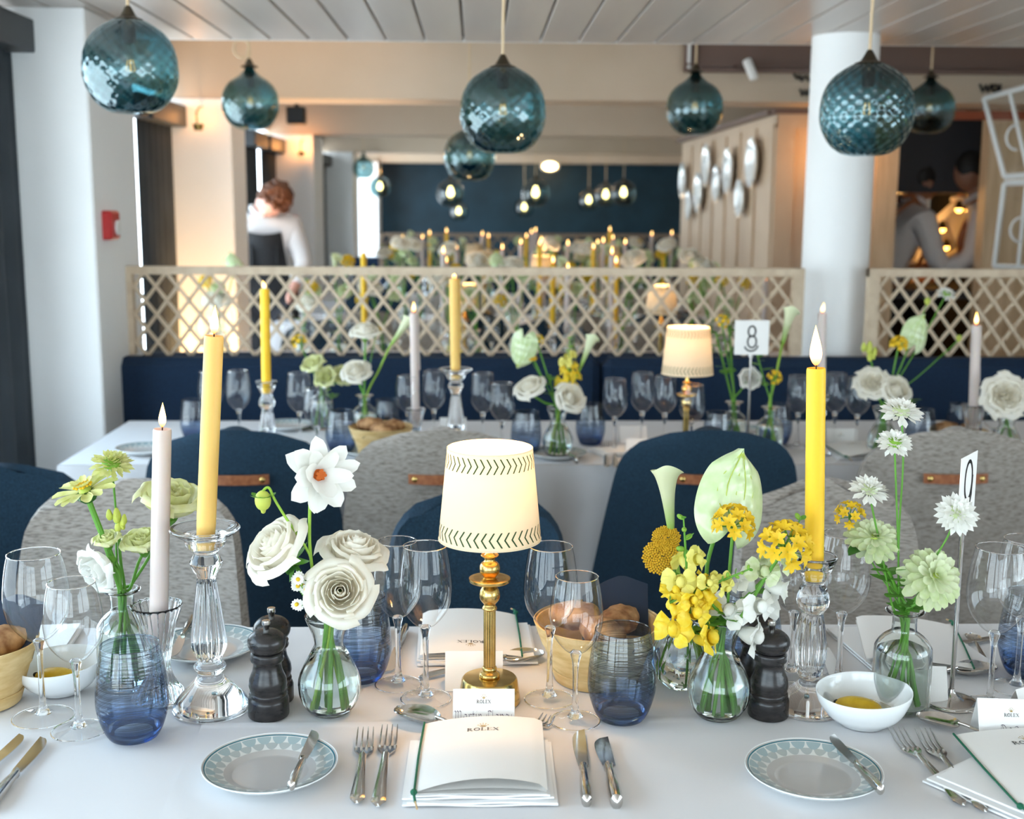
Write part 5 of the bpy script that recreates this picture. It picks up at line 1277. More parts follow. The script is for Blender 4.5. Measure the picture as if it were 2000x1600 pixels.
# smaller square overlay with pressed folds
p1, p2 = T(480, 1232), T(362, 1598)
def overlay():
    b = MB(); L0 = Vector((p2.x-.02, NY0+.005)); L1 = Vector((p1.x, NY1-.012)); X1 = 1.80
    fy = T(900, 1413).y
    def fn(u, v):
        y = NY0+.005+(NY1-.017-NY0)*v; xl = L0.x+(L1.x-L0.x)*v; x = xl+(X1-xl)*u
        z = .0012+.0022*math.exp(-((y-fy-.003*sin(x*6))/.003)**2)+.0022*math.exp(-((x-xl-.035)/.003)**2)
        return (x, y, z)
    b.shell(fn, 160, 130, .0008); return b.mesh('overlay', M['cloth'])
solo('table_overlay', overlay(), 'white pressed overlay cloth with sharp fold lines, on the near table', 'tablecloth', (0, 0, TAB))
ZT = TAB+.0024                                      # things stand on the overlay
def P(px, py): v = T(px, py, ZT); return (v.x, v.y, ZT)

# wine glasses
for (px, py, H, D, lab) in ((85, 1402, .226, .084, 'large empty wine glass farthest left, beside the bread basket'), (155, 1428, .200, .074, 'smaller wine glass at the left, in front of the white bowl'),
        (778, 1338, .212, .070, 'wine glass left of the lamp, behind its twin'), (832, 1366, .220, .074, 'wine glass left of the lamp, overlapping the one behind it'),
        (1073, 1367, .220, .074, 'wine glass right of the lamp, before the bread basket'), (1123, 1409, .200, .070, 'smaller front wine glass right of the lamp, beside the blue tumbler'),
        (1545, 1318, .200, .068, 'wine glass half hidden behind the yellow candle holder'), (1637, 1335, .222, .076, 'large wine glass right of the yellow candle'),
        (1932, 1382, .226, .080, 'wine glass at the right, behind the right place card'), (1985, 1345, .220, .078, 'wine glass cut by the right edge')):
    wine_glass(P(px, py), lab, H, D, 'wine glasses on the near table')
for (px, py, lab) in ((262, 1440, 'blue ombre tumbler at the left, in front of the flower vase'), (704, 1326, 'blue tumbler behind the rose vase'), (1213, 1404, 'blue ringed tumbler in front of the bread basket'), (2008, 1318, 'dark blue tumbler cut by the right edge'), (1462, 1318, 'blue tumbler hidden behind the right pepper mills')):
    tumbler(P(px, py), lab, 'blue tumblers on the near table', s=1.06)
# candlesticks with candles
c = P(413, 1384); candlestick_tall(c, 'tall crystal candlestick with a wide dish, left of the pepper mills', sc=1.03)
candle((c[0], c[1], ZT+.229), at(418, 656, c[1]), 'tall beige yellow candle in the wide dish candlestick', M['ochre_candle'], .0252, fl=1.05)
c = P(313, 1363); candlestick_flared(c, 'flared fluted glass candle holder at the left')
candle((c[0], c[1], ZT+.071), at(317, 838, c[1]), 'pale cream candle in the flared fluted holder', M['cream_candle'], .0250, fl=.95)
c = P(1578, 1384); candlestick_mid(c, 'cut crystal candlestick holding the bright yellow candle', sc=1.04)
candle((c[0], c[1], ZT+.184), at(1594, 719, c[1]-.0), 'bright yellow candle leaning right, in front of the column', M['yellow_candle'], .0252, fl=1.5, ft=(-.05, 0))
# mills
mill(P(525, 1396), 'front pepper mill left of the rose vase'); mill(P(535, 1366), 'rear pepper mill left of the rose vase, half hidden')
mill(P(1500, 1396), 'front pepper mill right of the green stemmed vase'); mill(P(1473, 1358), 'rear pepper mill right of the green stemmed vase')
# lamp
LP = P(956, 1368); table_lamp(LP, 'brass table lamp with lit parchment shade in the centre foreground', near=True, energy=4.0)
# baskets and bowls
c = P(1165, 1322); bread_basket(c, 'round chip wood basket behind the ringed tumbler', R=.090, H=.085)
c = P(-40, 1370); bread_basket(c, 'chip wood basket cut by the left edge', R=.080, H=.085, loaves=2)
oil_bowl(P(1684, 1413), 'white dipping bowl with lemon, right of the mills', -.25, 1.06)
oil_bowl(P(118, 1350), 'white dipping bowl with lemon behind the left wine glasses', .1, 1.02)
# plates and cutlery
pl_ = P(528, 1513); side_plate(pl_, 'side plate with a scale border in front of the left pepper mill')
pr_ = P(1588, 1524); side_plate(pr_, 'side plate with a scale border in front of the right dipping bowl')
side_plate(P(405, 1274), 'far side plate behind the tall crystal candlestick'); side_plate(P(1306, 1262), 'far side plate behind the faceted vase')
knife((568, 1545), (616, 1432), 'table knife resting on the left side plate', z=ZT+.0165, zq=ZT+.0155, flip=True)
knife((1722, 1553), (1622, 1440), 'knife resting on the right side plate', z=ZT+.0165, zq=ZT+.0155)
fork((697, 1576), (715, 1438), 'left one of two forks beside the central menu', ZT); fork((738, 1582), (762, 1433), 'right one of two forks beside the central menu', ZT)
fork((1880, 1580), (1748, 1438), 'left one of two forks beside the right menu', ZT); fork((1922, 1592), (1800, 1440), 'right one of two forks beside the right menu', ZT)
knife((1146, 1578), (1132, 1432), 'table knife right of the central menu', z=ZT); knife((1205, 1582), (1176, 1448), 'small butter knife at the right of the central knife', z=ZT, butter=True)
knife((-22, 1585), (88, 1446), 'longer knife at the lower left edge', z=ZT, flip=True); knife((-90, 1570), (46, 1440), 'knife end cut by the left edge', z=ZT, flip=True)
spoon((1030, 1478), (776, 1402), 'dessert spoon left of the central menu, bowl to the left', ZT); spoon((2060, 1482), (1790, 1412), 'dessert spoon behind the right menu', ZT)
spoon((820, 1330), (1060, 1290), 'dessert spoon across the table beside the bread basket', ZT); spoon((1700, 1342), (1942, 1318), 'dessert spoon right of the bottle vase', ZT)
fork((1010, 1448), (1072, 1414), 'fork tips showing behind the central menu', ZT)
fork((905, 1322), (842, 1272), 'fork behind the blank place card', ZT); fork((1960, 1250), (1740, 1290), 'dessert fork behind the bottle vase', ZT)
knife((793, 1232), (760, 1318), 'far knife behind the left wine glasses', z=ZT); knife((752, 1226), (742, 1300), 'far knife beside the rear blue tumbler', z=ZT)
knife((1596, 1228), (1628, 1326), 'far knife right of the crystal candlestick', z=ZT); knife((1548, 1232), (1560, 1300), 'far knife behind the yellow candle holder', z=ZT)
knife((376, 1212), (334, 1290), 'knife lying on the far left side plate', z=ZT+.0165, zq=ZT+.012)
spoon((1925, 1300), (1895, 1248), 'far teaspoon at the right beside the green cord', ZT)
# central place: napkin, menu, card
c = P(939, 1513); napkin((c[0], c[1], ZT), -.01, 'folded white napkin under the central menu', .178, .165)
menu((T(942, 1481, ZT+.012).x, T(942, 1481, ZT+.012).y, ZT+.0125), -.02, 'central menu booklet with green cord on its left', bulge=.016)
place_card((*T(945, 1412, ZT)[:2], ZT), -.02, 'place card with a lettered name behind the central menu', .081, .052, script_name(.0112))
# far side places
c = P(930, 1262); napkin((c[0], c[1], ZT), .03, 'napkin on the far side under the far menu', .18, .17, 3)
menu((*T(918, 1243, ZT+.01)[:2], ZT+.010), pi+.02, 'far menu booklet lying upside down behind the lamp', bulge=.010)
place_card((*T(926, 1338, ZT)[:2], ZT), pi, 'blank back of a place card behind the lamp column', .082, .056)
c = P(1775, 1270); napkin((c[0], c[1], ZT), .12, 'napkin on the far side at the right', .19, .19, 3)
menu((*T(1780, 1258, ZT+.01)[:2], ZT+.010), pi-.22, 'far menu booklet behind the bottle vase', bulge=.008)
place_card((*T(1800, 1366, ZT)[:2], ZT), pi-.12, 'place card partly hidden behind the bottle vase', .062, .054)
c = P(2035, 1545); napkin((c[0], c[1], ZT), .62, 'folded white napkin under the right menu', .19, .19)
_pf, _pn = T(1862, 1438, ZT+.012), T(1992, 1582, ZT+.012); _rz = atan2(_pf.y-_pn.y, _pf.x-_pn.x)-pi/2
menu((*(( _pf+_pn)/2 + Vector((cos(_rz), sin(_rz), 0))*.076)[:2], ZT+.0125), _rz, 'right menu booklet with green cord, cut by the frame', bulge=.012)
place_card((*T(1968, 1438, ZT)[:2], ZT), -.10, 'right place card with a lettered name', .084, .056, script_second(.0105))
place_card((*T(2012, 1400, ZT)[:2], ZT), .5, 'plain place card corner at the right edge', .07, .05, crest=False)
c = P(20, 1262); napkin((c[0], c[1], ZT), .1, 'napkin on the far side at the left edge', .19, .15, 3)
# table number
c = P(1857, 1372); q_ = at(1864, 887, c[1]); number_stand(c, 'table number stand at the right, its card seen at an angle', q_.z-ZT, .072, .095, radians(52), 9)

# ---------------------------------------------------------------- near bouquets
def bouquet(vase_loc, items, grp, sprd=.018):
    vx, vy, vz = vase_loc
    for i, it in enumerate(items):
        kind, px, py, dy, d, R, lab = it[:7]; kw = it[7] if len(it) > 7 else {}
        a = i*2.399; base = (vx+sprd*cos(a), vy+sprd*sin(a), vz+.012)
        head = at(px, py, vy+dy)
        neck = kw.pop('neck', .128)
        if 'via' in kw:
            via = [at(x, y, vy+dy*.8) for x, y in kw.pop('via')]; kw['pts'] = curve([base, (vx+.004*cos(a+2), vy+.004*sin(a+2), vz+neck)]+[tuple(v) for v in via]+[tuple(head)], 5)
        else:
            n_ = Vector((vx+.005*cos(a+2), vy+.005*sin(a+2), vz+neck)); dd = Vector(d).normalized()
            kw['pts'] = curve([base, tuple(n_), tuple(n_.lerp(head-dd*.012, .55)), tuple(head-dd*.012), tuple(head)], 5)
        flower(kind, base, head, d, lab, R, var=kw.pop('var', i), group=grp, **kw)
v1 = P(247, 1338); bottle_vase(v1, 'clear bottle vase behind the left blue tumbler', H=.142, R=.038)
bouquet(v1, [
 ('zinniaside', 168, 962, -.01, (-.28, -.25, 1), .042, 'lime zinnia seen from the side, leftmost bloom', dict(srad=.0042, via=[(232, 1140), (205, 1060), (178, 990)])),
 ('scabside', 218, 908, .01, (.15, -.3, 1), .034, 'pale lime scabiosa topmost at the left', dict(via=[(228, 1100), (226, 1000), (220, 930)], srad=.0016)),
 ('buds', 228, 1008, 0, (0, -.2, 1), .0125, 'cluster of green lisianthus buds', dict(via=[(236, 1100), (232, 1050)])),
 ('lis', 213, 1068, -.01, (-.15, -.3, 1), .018, 'half open green white lisianthus below the buds', dict(via=[(235, 1120), (222, 1090)])),
 ('lisw', 214, 1098, -.03, (-.55, -.75, -.30), .031, 'white lisianthus nodding left over the vase', dict(via=[(236, 1150), (232, 1120)])),
 ('lis', 330, 1010, .02, (.2, -.2, 1), .042, 'cream lisianthus half hidden behind the cream candle', dict(via=[(258, 1140), (290, 1090), (320, 1030)])),
 ('lis', 282, 1078, .01, (-.1, -.3, 1), .026, 'cream lisianthus left of the cream candle', dict(via=[(254, 1150), (270, 1100)])),
], 'flowers in the left bottle vase')
v2 = P(645, 1391); bulb_vase(v2, 'clear bulb vase of white roses left of the lamp')
bouquet(v2, [
 ('rose', 562, 1090, .0, (-.55, -.45, .65), .036, 'white rose on the left of the rose vase', dict(var=1, srad=.003, leaves=((.75, 1.0, 1), (.7, 3, .8)))),
 ('rose', 684, 1105, .03, (.25, -.25, 1), .035, 'white rose behind on the right of the rose vase', dict(var=2, srad=.003)),
 ('rose', 664, 1158, -.02, (.12, -1, .40), .033, 'open white rose at the front of the rose vase', dict(var=3, srad=.003, leaves=((.6, 4.5, .7),))),
 ('dahlia', 617, 928, -.005, (.55, -.75, .12), .046, 'white dahlia with orange centre, above the roses', dict(srad=.0022, smat='stem_pale', via=[(622, 1180), (606, 1080), (605, 1000), (608, 950)])),
 ('budd', 513, 960, -.01, (0, 0, 1), .0135, 'nodding yellow green dahlia bud on a curved stem', dict(smat='stem_pale', srad=.0018, via=[(612, 1130), (604, 1082), (556, 1008), (536, 975), (527, 955), (520, 953)])),
 ('daisy', 596, 1148, -.035, (-.3, -1, .3), .024, 'spray of tiny white daisies left of the front rose', dict(via=[(622, 1200)])),
 ('sprig', 610, 1120, -.02, (0, 0, 1), .022, 'green leaves under the left rose', {}),
], 'flowers in the rose vase')
v3 = P(1402, 1399); bulb_vase(v3, 'clear bulb vase with crowded green stems right of the ringed tumbler')
v4 = P(1330, 1340); facet_vase(v4, 'clear faceted vase behind the crowded green stems')
bouquet(v4, [
 ('calla', 1311, 1040, .0, (-.13, -.08, 1), .034, 'pale green calla lily at the left of the anthurium', dict(srad=.0030, smat='stem_pale', via=[(1335, 1180), (1320, 1090)], roll=2.2)),
 ('yarrow', 1301, 1053, -.01, (-.15, -.75, .6), .020, 'upper mustard yarrow head below the calla lily', dict(srad=.0014)),
 ('yarrow', 1290, 1088, -.02, (-.2, -.85, .45), .025, 'lower mustard yarrow head left of the snapdragon', dict(srad=.0014)),
], 'flowers in the faceted vase')
bouquet(v3, [
 ('anth', 1425, 1008, .02, (.10, -1, .18), .076, 'large pale green anthurium leaf shaped bloom', dict(srad=.0028, via=[(1400, 1190), (1380, 1120), (1400, 1040)], roll=-.22)),
 ('allium', 1432, 1030, -.01, (0, -.2, 1), .030, 'golden star shaped allium in front of the anthurium', dict(srad=.0022, via=[(1420, 1190), (1425, 1110)])),
 ('allium', 1532, 1072, -.04, (.15, -.55, .85), .037, 'golden allium on the long diagonal stem', dict(srad=.0024, via=[(1440, 1215), (1500, 1120)])),
 ('snapy', 1342, 1120, -.03, (-.10, -.05, 1), .033, 'yellow snapdragon spike beside the yarrow', dict(srad=.0026)),
 ('snapy', 1392, 1142, -.05, (.85, -.2, .45), .022, 'short yellow snapdragon side shoot pointing right', dict(srad=.0020)),
 ('snapw', 1505, 1112, -.01, (.52, -.05, 1), .034, 'white snapdragon spike leaning towards the yellow candle', dict(srad=.0026)),
 ('sprig', 1430, 1190, -.02, (.2, 0, 1), .026, 'green snapdragon foliage at the vase rim', {}),
 ('sprig', 1380, 1200, -.03, (-.2, 0, 1), .024, 'green leaves at the left of the vase rim', {}),
 ('sprig', 1350, 1225, -.04, (-.4, -.3, .6), .022, 'drooping green leaves over the vase rim', {}),
], 'flowers in the crowded bulb vase')
v5 = P(1757, 1383); bottle_vase(v5, 'clear ribbed bottle vase at the right', H=.140, R=.039)
bouquet(v5, [
 ('scab', 1760, 806, 0, (0, -.40, .9), .031, 'highest white scabiosa at the right', dict(var=2, srad=.0013, via=[(1755, 1180), (1756, 1040), (1764, 900)])),
 ('scab', 1747, 866, -.01, (-.05, -.55, .8), .026, 'white scabiosa with green dome centre below the highest one', dict(var=3, srad=.0013, via=[(1757, 1180), (1754, 1060), (1750, 950)])),
 ('scab', 1697, 958, -.01, (.05, -.45, .9), .029, 'white scabiosa right of the yellow candle', dict(var=4, srad=.0013, via=[(1745, 1190), (1722, 1080), (1703, 990)])),
 ('scab', 1869, 1004, -.02, (.0, -.85, .5), .032, 'white scabiosa in front of the number stand', dict(var=6, srad=.0013, via=[(1780, 1190), (1815, 1110), (1850, 1050)])),
 ('zinnia', 1706, 1052, .0, (0, -.55, .85), .039, 'pale green zinnia on the left of the bottle vase', dict(srad=.0026, leaves=((.7, 2.2, 1.1),))),
 ('zinnia', 1822, 1128, -.03, (.22, -.80, .6), .046, 'large pale green zinnia on the right of the bottle vase', dict(srad=.0026, leaves=((.6, 5.5, .9),))),
 ('clusy', 1660, 1010, .02, (-.3, -.3, .9), .022, 'small golden flower cluster left of the pale zinnia', dict(srad=.0012)),
 ('sprig', 1730, 1110, -.01, (-.5, 0, .7), .034, 'broad green leaves at the bottle neck', {}),
 ('sprig', 1790, 1180, -.02, (.5, -.2, .4), .030, 'green leaves drooping right of the bottle neck', {}),
], 'flowers in the right bottle vase')
# ================================================================== the second table
TY0, TY1 = 3.19, 3.86
table('second dining table in front of the navy bench', -1.1, 2.4, TY0, TY1)
cloth('white tablecloth of the second table, hanging behind the front chairs', -1.1, 2.4, TY0, TY1, .5)
def B(px, ytop, H, lo=TY0+.05, hi=TY1-.04):         # stands on the second table, its top seen at px, ytop
    v = T(px, ytop, TAB+H); y = min(max(v.y, lo), hi); a = at(px, ytop, y); return (a.x, y, TAB+.0006)
Z2 = TAB+.0006
for (px, yt, H, lab) in ((410, 727, .205, 'wine glass on the second table behind the tall beige candle'), (464, 725, .213, 'wine glass right of the tall beige candle, second table'), (583, 729, .213, 'wine glass left of the lisianthus vase, second table'), (618, 775, .195, 'wine glass half behind the lisianthus vase'),
        (796, 735, .200, 'wine glass left of the dripping white candle'), (847, 725, .213, 'wine glass right of the dripping white candle'), (943, 730, .213, 'wine glass right of the dish candlestick, second table'), (981, 749, .200, 'shorter wine glass left of the ivory rose'),
        (1202, 741, .205, 'wine glass left of a close pair on the second table'), (1256, 729, .213, 'left glass of the pair beside the second lamp'), (1300, 735, .205, 'right glass of the pair beside the second lamp'), (1353, 752, .200, 'wine glass in front of the second lamp'),
        (1562, 735, .205, 'wine glass left of the yellow candle, second table'), (1634, 730, .213, 'wine glass just right of the yellow candle, second table'), (1678, 738, .205, 'wine glass before the peony bouquet, second table'), (1945, 795, .18, 'wine glass at the right end of the second table')):
    wine_glass(B(px, yt, H), lab, H, .072, 'wine glasses on the second table', far=True)
for (px, yt, lab) in ((380, 782, 'tumbler at the left end of the second table'), (665, 803, 'blue tumbler before the lisianthus vase'), (757, 782, 'tumbler behind the second table bread basket'), (1028, 805, 'tumbler left of the round green vase'), (1154, 790, 'tumbler right of the round green vase'), (1404, 806, 'tumbler right of the second lamp'), (1520, 790, 'tumbler right of the number eight sign'), (1800, 800, 'tumbler left of the second table basket at right'), (1880, 790, 'tumbler behind the right white candle')):
    tumbler(B(px, yt, .118), lab, 'tumblers on the second table', far=True)
c = B(520, 745, .208); candlestick_mid(c, 'crystal holder of the slim yellow candle, second table'); candle((c[0], c[1], Z2+.177), at(517, 565, c[1]), 'slim yellow candle before the trellis at left', M['yellow_candle'], .025, fl=1.0, ft=(-.9, 0), far=True)
c = B(812, 780, .135); candlestick_flared(c, 'small fluted holder of the dripping white candle', sc=.8); candle((c[0], c[1], Z2+.058), at(808, 612, c[1]), 'white candle with wax drips, second table', M['cream_candle'], .024, fl=.9, ft=(-.3, 0), drips=True, far=True)
c = B(890, 718, .250); candlestick_tall(c, 'crystal dish candlestick on the second table', sc=1.0); candle((c[0], c[1], Z2+.223), at(887, 545, c[1]), 'ochre dripping candle in the dish candlestick, second table', M['ochre_candle'], .027, fl=1.0, ft=(-1.3, 0), drips=True, far=True)
c = B(1604, 770, .17); candlestick_mid(c, 'crystal holder hidden behind the yellow candle', sc=.8); candle((c[0], c[1], Z2+.14), at(1606, 612, c[1]), 'grey white candle in front of the round column', M['cream_candle'], .024, fl=.9, ft=(.5, 0), far=True)
c = B(1903, 792, .135); candlestick_flared(c, 'fluted holder of the right white candle', sc=1.0); candle((c[0], c[1], Z2+.071), at(1907, 636, c[1]), 'white dripping candle at the right before the trellis', M['cream_candle'], .027, fl=1.0, drips=True, far=True)
c = B(1345, 640, .357); table_lamp(c, 'second brass lamp with lit shade, left of the number eight', energy=2.8)
c = B(1468, 652, .38); number_stand(c, 'white table sign with the number eight', .38, .092, .092, 0, 8)
c = B(742, 838, .082); bread_basket((c[0], max(c[1], 3.3), c[2]), 'bread basket on the second table', R=.085, H=.082, nap=False)
c = B(1872, 838, .06); bread_basket(c, 'low bread basket at the second table right end', R=.08, H=.055, loaves=2)
for (px, py, lab) in ((285, 885, 'plate at the left corner of the second table'), (722, 888, 'plate under the second table bread basket'), (1090, 897, 'side plate with knife on the second table'), (560, 838, 'plate behind the slim yellow candle holder'), (1470, 850, 'plate behind the right navy chair')):
    v = T(px, py); side_plate((v.x, min(max(v.y, TY0+.09), TY1-.1), Z2), lab, 'plates on the second table')
v = T(1110, 892); knife((1128, 905), (1092, 878), 'knife on the second table side plate', z=Z2+.0165)
fork((1186, 915), (1180, 868), 'left fork of the pair on the second table', Z2); fork((1203, 915), (1197, 868), 'right fork of the pair on the second table', Z2)
place_card((*T(1252, 893)[:2], Z2), 0, 'place card on the second table left of the navy chair', .085, .056); place_card((*T(1236, 862)[:2], Z2), 0, 'rear place card on the second table', .08, .05, crest=False)
place_card((*T(1640, 872)[:2], Z2), 0, 'place card on the second table behind the yellow candle', .085, .056)
place_card((*T(885, 845)[:2], Z2), 0, 'place card on the second table near the dish candlestick', .08, .05, crest=False)
v = T(1680, 888); napkin((v.x, v.y, Z2), 0, 'napkin under the second table menu', .17, .15, 3); menu((v.x, v.y, Z2+.010), .05, 'menu booklet on the second table before the peony vase', bulge=.01)
v = T(1222, 885); napkin((v.x-.03, v.y, Z2), .4, 'crumpled napkin on the second table beside the place card', .12, .10, 4)

G2 = 'flowers on the second table'
def bq(v, items): bouquet(v, [it if len(it) > 7 else it+({},) for it in items], G2)
for ITEMS in ((0,),):
    c = B(628, 752, .136); bottle_vase(c, 'bottle vase of cream lisianthus on the second table', far=True)
    bq(c, [('lis', 618, 722, 0, (-.3, -.5, .8), .034, 'cream lisianthus at the left of its second table vase', dict(far=True)), ('lis', 640, 742, -.02, (-.2, -.8, .5), .032, 'cream lisianthus in the middle of its second table vase', dict(far=True)), ('lis', 664, 742, 0, (.4, -.6, .6), .032, 'cream lisianthus at the right of its second table vase', dict(far=True)), ('clusy', 585, 670, .02, (-.3, -.2, 1), .026, 'small yellow flower above the cream lisianthus', dict(far=True, srad=.0015)), ('sprig', 650, 770, -.01, (.2, 0, 1), .03, 'dark green leaves under the cream lisianthus', dict(far=True))])
    c = B(712, 772, .136); bottle_vase(c, 'bottle vase of two white roses on the second table', far=True)
    bq(c, [('rose', 698, 735, -.02, (-.1, -.7, .8), .032, 'white rose against the navy bench', dict(far=True, srad=.003)), ('rose', 713, 660, 0, (0, -.35, 1), .032, 'white rose in front of the trellis', dict(far=True, srad=.003)), ('calla', 765, 672, -.01, (.55, -.2, .8), .034, 'white calla lily on a diagonal stem before the trellis', dict(far=True, srad=.0032, smat='stem_pale')), ('yarrow', 738, 645, .02, (.3, -.8, .4), .012, 'tiny yellow ball flower beside the white rose', dict(far=True, srad=.0012))])
    c = B(1090, 795, .1375); bulb_vase(c, 'round green tinted vase in the middle of the second table', far=True)
    bq(c, [('anth', 1024, 668, 0, (-.35, -1, .1), .062, 'lime anthurium in front of the trellis', dict(far=True, roll=2.9)), ('rose', 1040, 768, -.02, (-.4, -.5, .8), .033, 'ivory rose at the left of the round green vase', dict(far=True, srad=.003, var=4)), ('rose', 1108, 782, -.03, (.3, -.8, .5), .032, 'ivory rose at the front of the round green vase', dict(far=True, srad=.003, var=5)), ('snapy', 1112, 705, 0, (.02, 0, 1), .027, 'yellow snapdragon before the trellis', dict(far=True, srad=.0026)), ('calla', 1135, 715, .01, (.35, -.1, 1), .032, 'pale calla lily right of the yellow snapdragon', dict(far=True, smat='stem_pale', srad=.003)), ('clusy', 1052, 665, .02, (.2, -.4, .9), .016, 'small orange yellow flower beside the lime anthurium', dict(far=True)), ('sprig', 1075, 735, 0, (0, 0, 1), .036, 'green leaves above the round vase', dict(far=True)), ('yarrow', 1040, 700, 0, (0, -.6, 1), .012, 'tiny pale flower under the lime anthurium', dict(far=True, srad=.001))])
    c = B(1434, 785, .136); bottle_vase(c, 'bottle vase left of the number eight rod', far=True)
    bq(c, [('sprig', 1398, 650, 0, (-.3, 0, 1), .040, 'tall leafy stem beside the second lamp', dict(far=True, srad=.003)), ('sprig', 1425, 640, .02, (0, 0, 1), .04, 'tall leafy stem behind the number eight card', dict(far=True, srad=.003)), ('clusy', 1411, 630, -.01, (-.1, -.6, .8), .022, 'lime star flower above the second lamp', dict(far=True)), ('lisw', 1462, 740, -.04, (0, -1, .2), .028, 'white open flower below the number eight card', dict(far=True))])
    c = B(1505, 795, .136); bottle_vase(c, 'bottle vase right of the number eight rod', far=True)
    bq(c, [('calla', 1528, 672, 0, (.18, -.1, 1), .036, 'white calla lily right of the number eight card', dict(far=True, smat='stem_pale', srad=.0035)), ('clusy', 1512, 738, -.02, (.2, -.8, .4), .022, 'golden flower below the number eight card', dict(far=True)), ('sprig', 1480, 690, .02, (-.1, 0, 1), .036, 'leafy stem right of the number eight rod', dict(far=True))])
    c = B(1727, 795, .1375); bulb_vase(c, 'vase of peony and anthurium right of the column', far=True)
    bq(c, [('anth', 1785, 665, 0, (.15, -1, .1), .064, 'pale yellow anthurium right of the round column', dict(far=True, roll=-.4)), ('peony', 1703, 752, -.02, (-.3, -.8, .6), .034, 'cream peony left of the anthurium stem', dict(far=True, srad=.003)), ('rose', 1742, 768, -.03, (.2, -.8, .5), .033, 'ivory rose right of the cream peony', dict(far=True, srad=.003)), ('buds', 1698, 680, 0, (0, 0, 1), .020, 'pair of lime buds above the cream peony', dict(far=True)), ('allium', 1755, 675, -.01, (0, -.4, 1), .026, 'orange yellow flower beside the pale anthurium', dict(far=True)), ('scab', 1848, 575, .03, (.2, -.5, .9), .030, 'white scabiosa high before the right trellis', dict(far=True, srad=.0016)), ('budd', 1812, 582, .02, (0, 0, 1), .010, 'tiny green bud before the right trellis', dict(far=True, srad=.0014)), ('sprig', 1780, 780, -.01, (.5, 0, .6), .04, 'feathery green leaves right of the ivory rose', dict(far=True)), ('budd', 1873, 655, .02, (0, 0, 1), .009, 'small lime bud left of the right white candle', dict(far=True, srad=.0014))])
    c = B(1968, 812, .1375); bulb_vase(c, 'vase of the big peony at the right edge', far=True)
    bq(c, [('peony', 1962, 775, -.03, (-.2, -1, .35), .044, 'large pale peony with yellow heart at the right edge', dict(far=True, srad=.0035)), ('sprig', 1998, 790, -.01, (.4, 0, .8), .04, 'green leaves at the right edge under the peony', dict(far=True))])

# ================================================================== pendants
pendant(255, 133, 182, 3.15, 'large teal glass pendant at the left, by the white pier', CEIL)
pendant(982, 218, 168, 3.40, 'large teal glass pendant hanging in the centre', CEIL)
pendant(1693, 217, 180, 3.20, 'large teal diamond pattern pendant in front of the round column', CEIL, diamond=True)
pendant(489, 200, 110, 5.15, 'smaller teal pendant hanging from a looped cord', UP, loop=True, cone=True)
pendant(917, 305, 100, 5.6, 'teal pendant half hidden behind the central one', UP)
pendant(1357, 210, 110, 5.15, 'smaller teal pendant left of the round column', UP, cone=True)
pendant(1815, 213, 98, 5.6, 'dark teal pendant right of the round column, before the kitchen', UP, cone=True)
pendant(710, 328, 42, 12.0, 'tiny unlit pendant before the narrow far pier', UP, near=False, cone=True)
for (px, py, dp, Y, lab) in ((742, 366, 40, 12.4, 'far lit pendant at the left edge of the navy wall'), (880, 378, 52, 11.2, 'far lit pendant below the half hidden teal one'), (896, 414, 36, 14.8, 'lowest far lit pendant left of centre'), (1046, 378, 54, 11.2, 'largest far lit pendant right of the central globe'), (1024, 406, 36, 14.8, 'low far lit pendant below the largest lit one'), (1150, 392, 40, 14.4, 'leftmost of three far lit pendants in a row'), (1183, 382, 44, 13.2, 'middle of three far lit pendants in a row'), (1218, 378, 48, 12.0, 'rightmost of three far lit pendants in a row')):
    pendant(px, py, dp, Y, lab, UP if Y < 15 else 1.93, near=False, lit=True)

# ================================================================== tables beyond the trellis
ROWS = {3: (5.05, 5.75), 4: (7.0, 7.7), 5: (8.85, 9.55)}
for r, nm in ((3, 'first table beyond the trellis'), (4, 'second table beyond the trellis'), (5, 'farthest candlelit table beyond the trellis')):
    y0, y1 = ROWS[r]; table(nm, -1.18, 1.5, y0, y1); cloth('white cloth of the '+nm, -1.18, 1.5, y0, y1, .45)
FL = [(786, 462), (825, 461), (839, 453), (872, 449), (866, 491), (871, 509), (892, 481), (942, 455), (954, 459), (981, 482), (710, 488), (1017, 472), (1028, 459), (1038, 451), (1046, 447), (1057, 467), (1054, 474), (1063, 485), (1109, 474), (1159, 481), (1167, 473), (1178, 469), (1191, 446), (1197, 462), (1221, 472), (1273, 455), (1297, 480), (1312, 453), (1195, 492), (1203, 510), (1080, 509), (1109, 524), (1495, 542)]
FL.sort(); rnd = random.Random(11)
ORD = ['first', 'second', 'third', 'fourth', 'fifth', 'sixth', 'seventh', 'eighth', 'ninth', 'tenth', 'eleventh', 'twelfth', 'thirteenth', 'fourteenth', 'fifteenth', 'sixteenth', 'seventeenth', 'eighteenth', 'nineteenth', 'twentieth', 'twenty-first', 'twenty-second', 'twenty-third', 'twenty-fourth', 'twenty-fifth', 'twenty-sixth', 'twenty-seventh', 'twenty-eighth', 'twenty-ninth', 'thirtieth', 'thirty-first', 'thirty-second', 'thirty-third']
